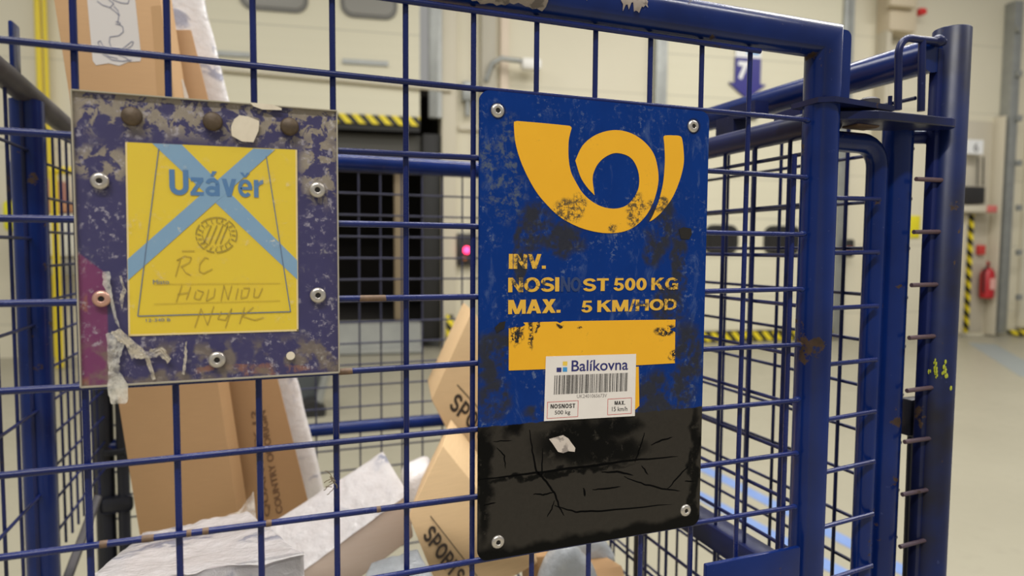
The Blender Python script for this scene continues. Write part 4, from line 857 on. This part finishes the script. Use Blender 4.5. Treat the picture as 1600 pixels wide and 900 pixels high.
for dx in (-13, -4, 5, 13): strip(bm, (cx+dx-7, cy+14), (cx+dx+5, cy-15), 1.5, YC-.0005, .00005)
link('round_stamp', bm, STP, card, smooth=False)
bm = bm_new()
for pts in ([(284, 392), (304, 392)], [(274, 432), (282, 404), (276, 407)], [(276, 407), (288, 400), (299, 402), (296, 410), (282, 417)], [(284, 417), (290, 426), (298, 430)], [(326, 404), (320, 402), (312, 412), (311, 424), (318, 427), (332, 420)],
            [(275, 472), (284, 446)], [(291, 468), (298, 448)], [(277, 460), (294, 457)], [(306, 455), (303, 466), (312, 468), (318, 456), (308, 453)], [(326, 452), (322, 470), (334, 464), (336, 450)], [(345, 470), (350, 446), (356, 468), (362, 446)], [(368, 468), (372, 450)], [(378, 452), (376, 466), (386, 464), (390, 450), (380, 450)], [(398, 450), (396, 464), (404, 464), (410, 450)],
            [(304, 512), (314, 482), (324, 508), (334, 478)], [(346, 486), (340, 498), (352, 500), (362, 482), (352, 512)], [(374, 506), (382, 480)], [(396, 480), (378, 494), (398, 500), (412, 496)]):
    stroke(bm, pts, 1.2)
link('handwriting', bm, PEN, card, smooth=False)

# ================================================================== parcels
def cardboard(c0, c1):
    def f(h):
        o = h.obj(); n = h.noise(o, 6, 4); w_ = h.noise(h.scale(o, (1, 1, 14)), 30, 3)
        return dict(c=h.mix(h.m('MULTIPLY', w_, .25), h.mix(n, c0, c1), lin(150, 118, 84)), b=w_, bs=.08, bd=.001)
    return f
CB1 = material('cardboard_brown', lin(188, 150, 108), .7, fn=cardboard(lin(186, 146, 102), lin(198, 158, 114)))
CB2 = material('cardboard_dark', lin(176, 136, 94), .7, fn=cardboard(lin(174, 134, 92), lin(186, 146, 104)))
CB3 = material('cardboard_light', lin(224, 190, 146), .7, fn=cardboard(lin(222, 188, 142), lin(232, 200, 156)))
def polymat(c0, c1, print_amt=.62):
    def f(h):
        o = h.obj(); n = h.noise(o, 22, 5, .6, .8); n2 = h.noise(o, 9, 2); n3 = h.noise(o, 55, 4)
        k = h.m('MULTIPLY', h.ss(n, print_amt-.04, print_amt+.03), h.ss(n2, .5, .58))
        return dict(c=h.mix(h.m('MULTIPLY', k, .6), h.mix(n3, c0, c1), lin(96, 108, 150)), b=h.m('ADD', n3, n), bs=.45, bd=.006)
    return f
POLY = material('white_poly_wrap', lin(228, 224, 224), .16, fn=polymat(lin(226, 220, 220), lin(240, 238, 240), .55))
POLYG = material('grey_poly_bag', lin(180, 184, 190), .25, fn=polymat(lin(166, 171, 177), lin(198, 201, 205), .9))
PINK = material('parcel_side', lin(176, 160, 148), .55, fn=cardboard(lin(178, 162, 150), lin(166, 150, 140)))
INKD = material('box_print', lin(58, 46, 38), .7); INKBR = material('brown_print', lin(110, 80, 56), .7)
V3 = Vector
# tall leaning carton with a line drawing
YT = .62
f0 = [fp(220, 852, YT), fp(374, 818, YT), fp(237, -90, YT), fp(69, -90, YT)]
lift = V3((0, 0, 0))
for i in (0, 1): pass
dv = V3((.012, .045, 0))
tall = thing('tall_carton', (f0[0]+f0[1])/2, 'tall brown carton leaning left, with a white drawing sheet at its top', 'cardboard box')
bm = bm_new(); hexa(bm, f0+[p+dv for p in f0], .002); link('carton', bm, CB1, tall)
def onface(c4, u, v, out=.0006):
    p = (c4[0].lerp(c4[1], u)).lerp(c4[3].lerp(c4[2], u), v); n = (c4[1]-c4[0]).cross(c4[3]-c4[0]).normalized()
    return p+n*out
def faceuv(c4, x, y):      # pixel on the face plane -> u, v
    n = (c4[1]-c4[0]).cross(c4[3]-c4[0]); d = ray(x, y); t = (c4[0]-CAM).dot(n)/d.dot(n); p = CAM+d*t
    return p
def facepoly(bm, c4, pxs, out=.0006, th=.0004):
    n = (c4[1]-c4[0]).cross(c4[3]-c4[0]).normalized()
    if n.dot(CAM-c4[0]) < 0: n = -n
    prism(bm, [faceuv(c4, x, y)+n*out for x, y in pxs], -n*th)
bm = bm_new(); facepoly(bm, f0, [(131, -60), (205, -60), (221, 90), (219, 96), (200, 97), (186, 103), (170, 99), (150, 102), (145, 95)]); SH = link('drawing_sheet', bm, material('drawing_paper', lin(216, 210, 206), .5), tall, smooth=False); SH['label'] = 'white sheet with a blue grey line drawing'
def facestroke(bm, c4, pts, wpx, out=.0012):
    for a, b in zip(pts, pts[1:]):
        d = Vector((b[0]-a[0], b[1]-a[1])); 
        if d.length < .01: continue
        n = Vector((-d.y, d.x)).normalized()*wpx/2
        facepoly(bm, c4, [(a[0]+n.x, a[1]+n.y), (b[0]+n.x, b[1]+n.y), (b[0]-n.x, b[1]-n.y), (a[0]-n.x, a[1]-n.y)], out, .0001)
bm = bm_new()
for pts in ([(152, 2), (160, 8), (172, 12), (178, 6), (170, 0)], [(172, 12), (180, 18), (186, 24), (184, 36)], [(178, 10), (184, 16), (187, 25)], [(186, 38), (192, 42), (193, 50), (186, 56), (172, 58), (171, 66), (174, 74)], [(153, 66), (157, 64), (161, 72), (168, 80)], [(153, 66), (156, 74), (170, 88), (184, 92)], [(174, 76), (190, 78), (206, 65), (209, 66), (206, 72), (190, 82)], [(160, 84), (176, 94), (192, 96), (206, 94)], [(176, 0), (190, 5), (200, 6), (202, 0)], [(186, 86), (196, 90), (204, 96)], [(181, 34), (188, 36), (188, 39), (181, 38)]):
    facestroke(bm, f0, pts, 1.1)
link('line_drawing', bm, material('drawing_ink', lin(128, 130, 152), .6), SH, smooth=False)
bm = bm_new(); facepoly(bm, f0, [(236, 10), (252, 8), (262, 148), (246, 148)], .0003, .0002); link('tape_strip', bm, material('brown_tape', lin(196, 156, 112), .35), tall, smooth=False)
# printed carton behind it, edge towards the camera
YQ = .70
g0 = [fp(402, 828, YQ), fp(487, 800, YQ), fp(300, -90, YQ), fp(262, -90, YQ)]
g0 = [fp(375, 836, YQ), fp(486, 800, YQ), fp(299, 46, YQ+.02), fp(266, 46, YQ+.02)]
pc = thing('printed_carton', (g0[0]+g0[1])/2, 'narrow brown carton with rows of dark capitals, behind the tall carton', 'cardboard box')
dv = V3((-.01, .05, .0)); bm = bm_new(); hexa(bm, g0+[p+dv for p in g0], .002); link('carton', bm, CB2, pc)
def facetext(s, c4, bl_, br_, tl_, mat, parent, bold=0, nm='lettering'):   # three pixel corners of the text box on a face
    n = (c4[1]-c4[0]).cross(c4[3]-c4[0]).normalized()
    if n.dot(CAM-c4[0]) < 0: n = -n
    A, B, C = faceuv(c4, *bl_), faceuv(c4, *br_), faceuv(c4, *tl_)
    return link(nm, (glyph_text(s, lambda u, v: A+(B-A)*u+(C-A)*v+n*.0012, .1) if s == 'SPORTS' else fit_text(s, lambda u, v: A+(B-A)*u+(C-A)*v+n*.0012, bold)), mat, parent, smooth=False)
facetext('QUANTITY 12', g0, (424, 806), (403, 640), (413, 808), INKBR, pc, .02)
facetext('COUNTRY OF ORIGIN', g0, (442, 800), (415, 640), (432, 804), INKBR, pc, .02)
# white flat package behind it
YW = .79
h0 = [fp(432, 800, YW), fp(514, 795, YW), fp(297, -90, YW), fp(236, -90, YW)]
mid = lambda a, b, t: a.lerp(b, t)
def wrapped(name, c4, dv, mat, label, cat, amp, seed, nx=10, nz=26, bulge=.012):
    n = dv.normalized(); rnd = random.Random(seed); bm = bm_new(); grids = []
    from mathutils import noise as mn
    for side in (0, 1):
        G = []
        for j in range(nz+1):
            row = []
            for i in range(nx+1):
                u, v = i/nx, j/nz; p = c4[0].lerp(c4[1], u).lerp(c4[3].lerp(c4[2], u), v)
                e = min(1, 6*min(u, 1-u), 10*min(v, 1-v)); b = bulge*math.sqrt(max(0, e))
                q = p + (dv if side else V3((0, 0, 0))) + n*(b if side else -b)
                q += V3(mn.noise_vector(p*18+V3((seed, side*5, 0))))*amp
                row.append(bm.verts.new(q))
            G.append(row)
        grids.append(G)
    for s, G in enumerate(grids):
        for j in range(nz):
            for i in range(nx):
                f = (G[j][i], G[j][i+1], G[j+1][i+1], G[j+1][i]); bm.faces.new(f if s == 0 else f[::-1])
    A, B = grids
    ring = [(0, i) for i in range(nx)]+[(j, nx) for j in range(nz)]+[(nz, i) for i in range(nx, 0, -1)]+[(j, 0) for j in range(nz, 0, -1)]
    for k in range(len(ring)):
        (j0, i0), (j1, i1) = ring[k], ring[(k+1) % len(ring)]; bm.faces.new((A[j0][i0], B[j0][i0], B[j1][i1], A[j1][i1]))
    return solo(name, bm, mat, (c4[0]+c4[1])/2, label, cat, angle=1.4)
wrapped('flat_parcel', h0, V3((0, .02, 0)), POLY, 'white plastic wrapped flat parcel standing behind the brown cartons', 'parcel', .004, 2, bulge=.004)
# small white label card near its top
bm = bm_new(); pxs = [(271, 112), (286, 125), (294, 150), (296, 200), (272, 200)]
prism(bm, [fp(x, y, .655) for x, y in pxs], V3((0, .002, 0))); solo('paper_label', bm, material('white_label', lin(228, 222, 214), .6), fp(285, 190, .655), 'white torn paper label on the edge of the printed carton', 'label', smooth=False)
# white wrapped boxes: a carton inside a glossy wrinkled skin
from mathutils import noise as MN
def wrapped_box(name, top, down, label, seed, side, wrap_all=False, amp=1.0, skin=None):
    t1, t2, t3, t4 = top
    w_ = thing(name, (t2+t3)/2+down, label, 'parcel')
    bm = bm_new(); hexa(bm, [t2+down, t3+down, t3, t2, t1+down, t4+down, t4, t1], .003); link('carton', bm, side, w_)
    up = (t2-t1).cross(t4-t1).normalized(); up = up if up.z > 0 else -up
    faces = [(t1, t2, t3, t4, up)]
    if wrap_all:
        n = (t3-t2).cross(down).normalized(); n = n if n.dot(CAM-t2) > 0 else -n
        faces.append((t2, t2+down, t3+down, t3, n))
    bm = bm_new()
    for a, b, c, d, nn in faces:
        G = []
        for j in range(31):
            row = []
            for i in range(17):
                u, v = i/16*1.03-.015, j/30*1.02-.01; p = a.lerp(b, u).lerp(d.lerp(c, u), v); q = p*1.0+V3((seed, 0, 0))
                row.append(bm.verts.new(p+nn*(.003+amp*(.0016*MN.noise(q*70)+.0026*abs(MN.noise(q*30))+.002*MN.noise(q*14)))+((-nn*.0035) if i in (0, 16) or j in (0, 30) else V3((0, 0, 0)))))
            G.append(row)
        for j in range(30):
            for i in range(16): bm.faces.new((G[j][i], G[j][i+1], G[j+1][i+1], G[j+1][i]))
    bmesh.ops.solidify(bm, geom=bm.faces[:], thickness=.0012)
    o = link('plastic_wrap', bm, skin or POLY, w_, angle=1.4)
    if not skin: o['label'] = 'glossy white plastic wrap with blue grey print'
    return w_
wrapped_box('wrapped_box', (fp(398, 836, .56), fp(470, 893, .48), fp(636, 772, .52), fp(597, 708, .62)), V3((.008, -.014, -.064)), 'long white wrapped box lying tilted with a shaded pinkish side', 1, PINK)
wrapped_box('wrapped_parcel', (fp(224, 838, .45), fp(110, 930, .17), fp(472, 866, .21), fp(386, 802, .45)), V3((.0, -.02, -.14)), 'shiny white plastic wrapped parcel at the bottom left, below the tall carton', 4, POLY, True, 1.5)
# lumpy bag low left
def bag(name, pxs, Y, th, mat, label, seed, amp=.006, smoothn=3, sx=1):
    P = smooth_poly(pxs, (), 4); n = len(P); cx = sum(p[0] for p in P)/n; cy = sum(p[1] for p in P)/n
    bm = bm_new(); rings = []; K = 7
    for s in range(-K, K+1):
        a = s/K*PI/2; k = math.cos(a)**.45 if abs(s) < K else .02; off = math.sin(a)*th/2
        ring = []
        for (x, y) in P:
            q = fp(cx+(x-cx)*k, cy+(y-cy)*k, Y+th/2+off*1.0); q0_ = fp(cx+(x-cx)*k, cy+(y-cy)*k, Y); q = V3((q0_.x, Y+th/2+off, q0_.z))
            q += V3(MN.noise_vector(q*22+V3((seed, 0, 0))))*amp + V3(MN.noise_vector(q*60+V3((seed, 3, 0))))*amp*.35
            ring.append(bm.verts.new(q))
        rings.append(ring)
    for a_, b_ in zip(rings, rings[1:]):
        for k in range(n): bm.faces.new((a_[k], a_[(k+1) % n], b_[(k+1) % n], b_[k]))
    bm.faces.new(rings[0]); bm.faces.new(rings[-1][::-1])
    return solo(name, bm, mat, fp(cx, max(p[1] for p in P), Y+th/2), label, 'parcel', angle=2.0)
CLEAR = material('clear_film', lin(230, 224, 216), .12, fn=lambda h: dict(a=h.ss(h.noise(h.obj(), 40, 4, .6), .35, .7, .18, .75), b=h.noise(h.obj(), 50, 4), bs=.7, bd=.004))
bm = bm_new(); G = []
rows = [[(215, 838), (300, 826), (372, 800), (398, 762)], [(216, 850), (300, 838), (385, 815), (402, 800)], [(222, 864), (310, 850), (395, 832), (405, 822)]]
for j, r_ in enumerate(rows):
    line = []
    for i in range(3):
        for k in range(6):
            t = k/6; x = r_[i][0]+(r_[i+1][0]-r_[i][0])*t; y = r_[i][1]+(r_[i+1][1]-r_[i][1])*t; p = fp(x, y, .585-.03*j); p += V3(MN.noise_vector(p*50))*.006; line.append(bm.verts.new(p))
    G.append(line)
for j in range(2):
    for i in range(len(G[0])-1): bm.faces.new((G[j][i], G[j][i+1], G[j+1][i+1], G[j+1][i]))
bmesh.ops.solidify(bm, geom=bm.faces[:], thickness=.0004)
solo('clear_film', bm, CLEAR, fp(300, 860, .52), 'crinkled clear plastic film at the foot of the tall carton', 'plastic film', angle=1.4)
# two shoe-type cartons with big capitals, standing on their corners
def corner_box(name, pxs, Y, dv, mat, label, bev=.002):
    c4 = [fp(x, y, Y+dy) for x, y, dy in pxs]; c4s = c4+[p+dv for p in c4]
    t = thing(name, c4[0], label, 'cardboard box'); bm = bm_new(); hexa(bm, c4s, bev); link('carton', bm, mat, t); return t, c4
sb, c4 = corner_box('lettered_carton', [(744, 752, 0), (900, 640, .06), (838, 385, .06), (674, 624, 0)], .62, V3((.04, .12, -.03)), CB3, 'light brown carton with large dark capitals, tilted, upper one beside the horn sign')
c4 = [fp(674, 624, .62), fp(752, 775, .62), fp(846, 640, .62), fp(738, 484, .62)]
for ob in list(sb.children): bpy.data.objects.remove(ob)
bm = bm_new(); hexa(bm, c4+[p+V3((.03, .16, .0)) for p in c4], .002); link('carton', bm, CB3, sb)
facetext('SPORTS', c4, (700, 636), (771, 710), (715, 612), INKD, sb, .03)
bm = bm_new(); facestroke(bm, c4, [(714, 601), (800, 695)], 1.6); link('printed_line', bm, INKD, sb, smooth=False)
e4 = [fp(638, 806, .44), fp(700, 960, .42), fp(840, 880, .46), fp(692, 696, .46)]
sb2 = thing('lettered_carton', (e4[0]+e4[1])/2, 'light brown carton with large dark capitals, lower one beside the white wrapped box', 'cardboard box')
bm = bm_new(); hexa(bm, e4+[p+V3((.05, .14, .0)) for p in e4], .002); link('carton', bm, CB3, sb2)
facetext('SPORTS', e4, (659, 838), (712, 916), (676, 818), INKD, sb2, .03)
bm = bm_new(); facestroke(bm, e4, [(672, 806), (745, 900)], 1.6); link('printed_line', bm, INKD, sb2, smooth=False)
# bags between and behind them
bag('poly_bag', [(706, 690), (742, 722), (760, 760), (756, 800), (728, 770), (704, 728)], .604, .012, POLY, 'white plastic bag wedged between the two lettered cartons', 6, .003)
bag('poly_bag', [(636, 745), (655, 728), (678, 726), (664, 780), (646, 815), (640, 830), (632, 800)], .60, .06, POLY, 'small white plastic bag behind the end of the long wrapped box', 7, .003)
wrapped_box('grey_parcel', (fp(580, 882, .40), fp(560, 930, .33), fp(690, 930, .33), fp(652, 860, .40)), V3((0, -.01, -.06)), 'grey plastic wrapped parcel below the long wrapped box', 8, POLYG, True, 1.2, POLYG)
# parcels seen under the horn sign
k4 = [fp(846, 950, .48), fp(890, 945, .48), fp(892, 866, .48), fp(838, 870, .48)]
fl = thing('brown_parcel', k4[0], 'brown carton lying under the lower edge of the horn sign', 'cardboard box'); bm = bm_new(); hexa(bm, k4+[p+V3((-.005, .07, 0)) for p in k4], .002); link('carton', bm, CB1, fl)
bag('poly_bag', [(852, 930), (862, 892), (880, 862), (900, 852), (916, 866), (935, 890), (945, 930), (920, 945), (870, 945)], .29, .045, POLYG, 'pale grey blue plastic bag under the lower edge of the horn sign', 9, .003)
m4 = [fp(926, 935, .33), fp(982, 920, .33), fp(972, 884, .36), fp(920, 890, .36)]
fl = thing('flat_carton', m4[0], 'flat open brown carton under the horn sign, at the right end of the parcels', 'cardboard box'); bm = bm_new(); hexa(bm, m4+[p+V3((-.035, .08, .012)) for p in m4], .0015); link('carton', bm, CB1, fl)
bag('poly_bag', [(890, 850), (930, 840), (955, 852), (968, 878), (936, 882), (905, 882)], .385, .035, POLYG, 'grey plastic bag lying on the flat open carton', 12, .003)

# a frayed thread caught on one upright wire
bm = bm_new(); rnd = random.Random(9); a0 = fp(521, 752, -.001)
for k in range(7):
    P = [a0+V3((rnd.uniform(-.0012, .0012), -.0022, rnd.uniform(-.004, .006)))]
    d = V3((rnd.uniform(-.004, .0005), rnd.uniform(-.001, .0006), rnd.uniform(-.003, .004)))
    for i in range(4): P.append(P[-1]+d*.6+V3((rnd.uniform(-.0008, .0008), 0, rnd.uniform(-.001, .001)))); d = d*.8
    tube(bm, P, .00028, 6)
tube(bm, [a0+V3((-.0022, -.001, .004)), a0+V3((-.0005, -.0028, .001)), a0+V3((.0018, -.0024, -.002)), a0+V3((.0024, .0, -.005))], .00045, 6)
solo('frayed_thread', bm, material('tan_thread', lin(120, 106, 84), .8), a0, 'frayed tan thread knotted on an upright wire left of the horn sign', 'thread')
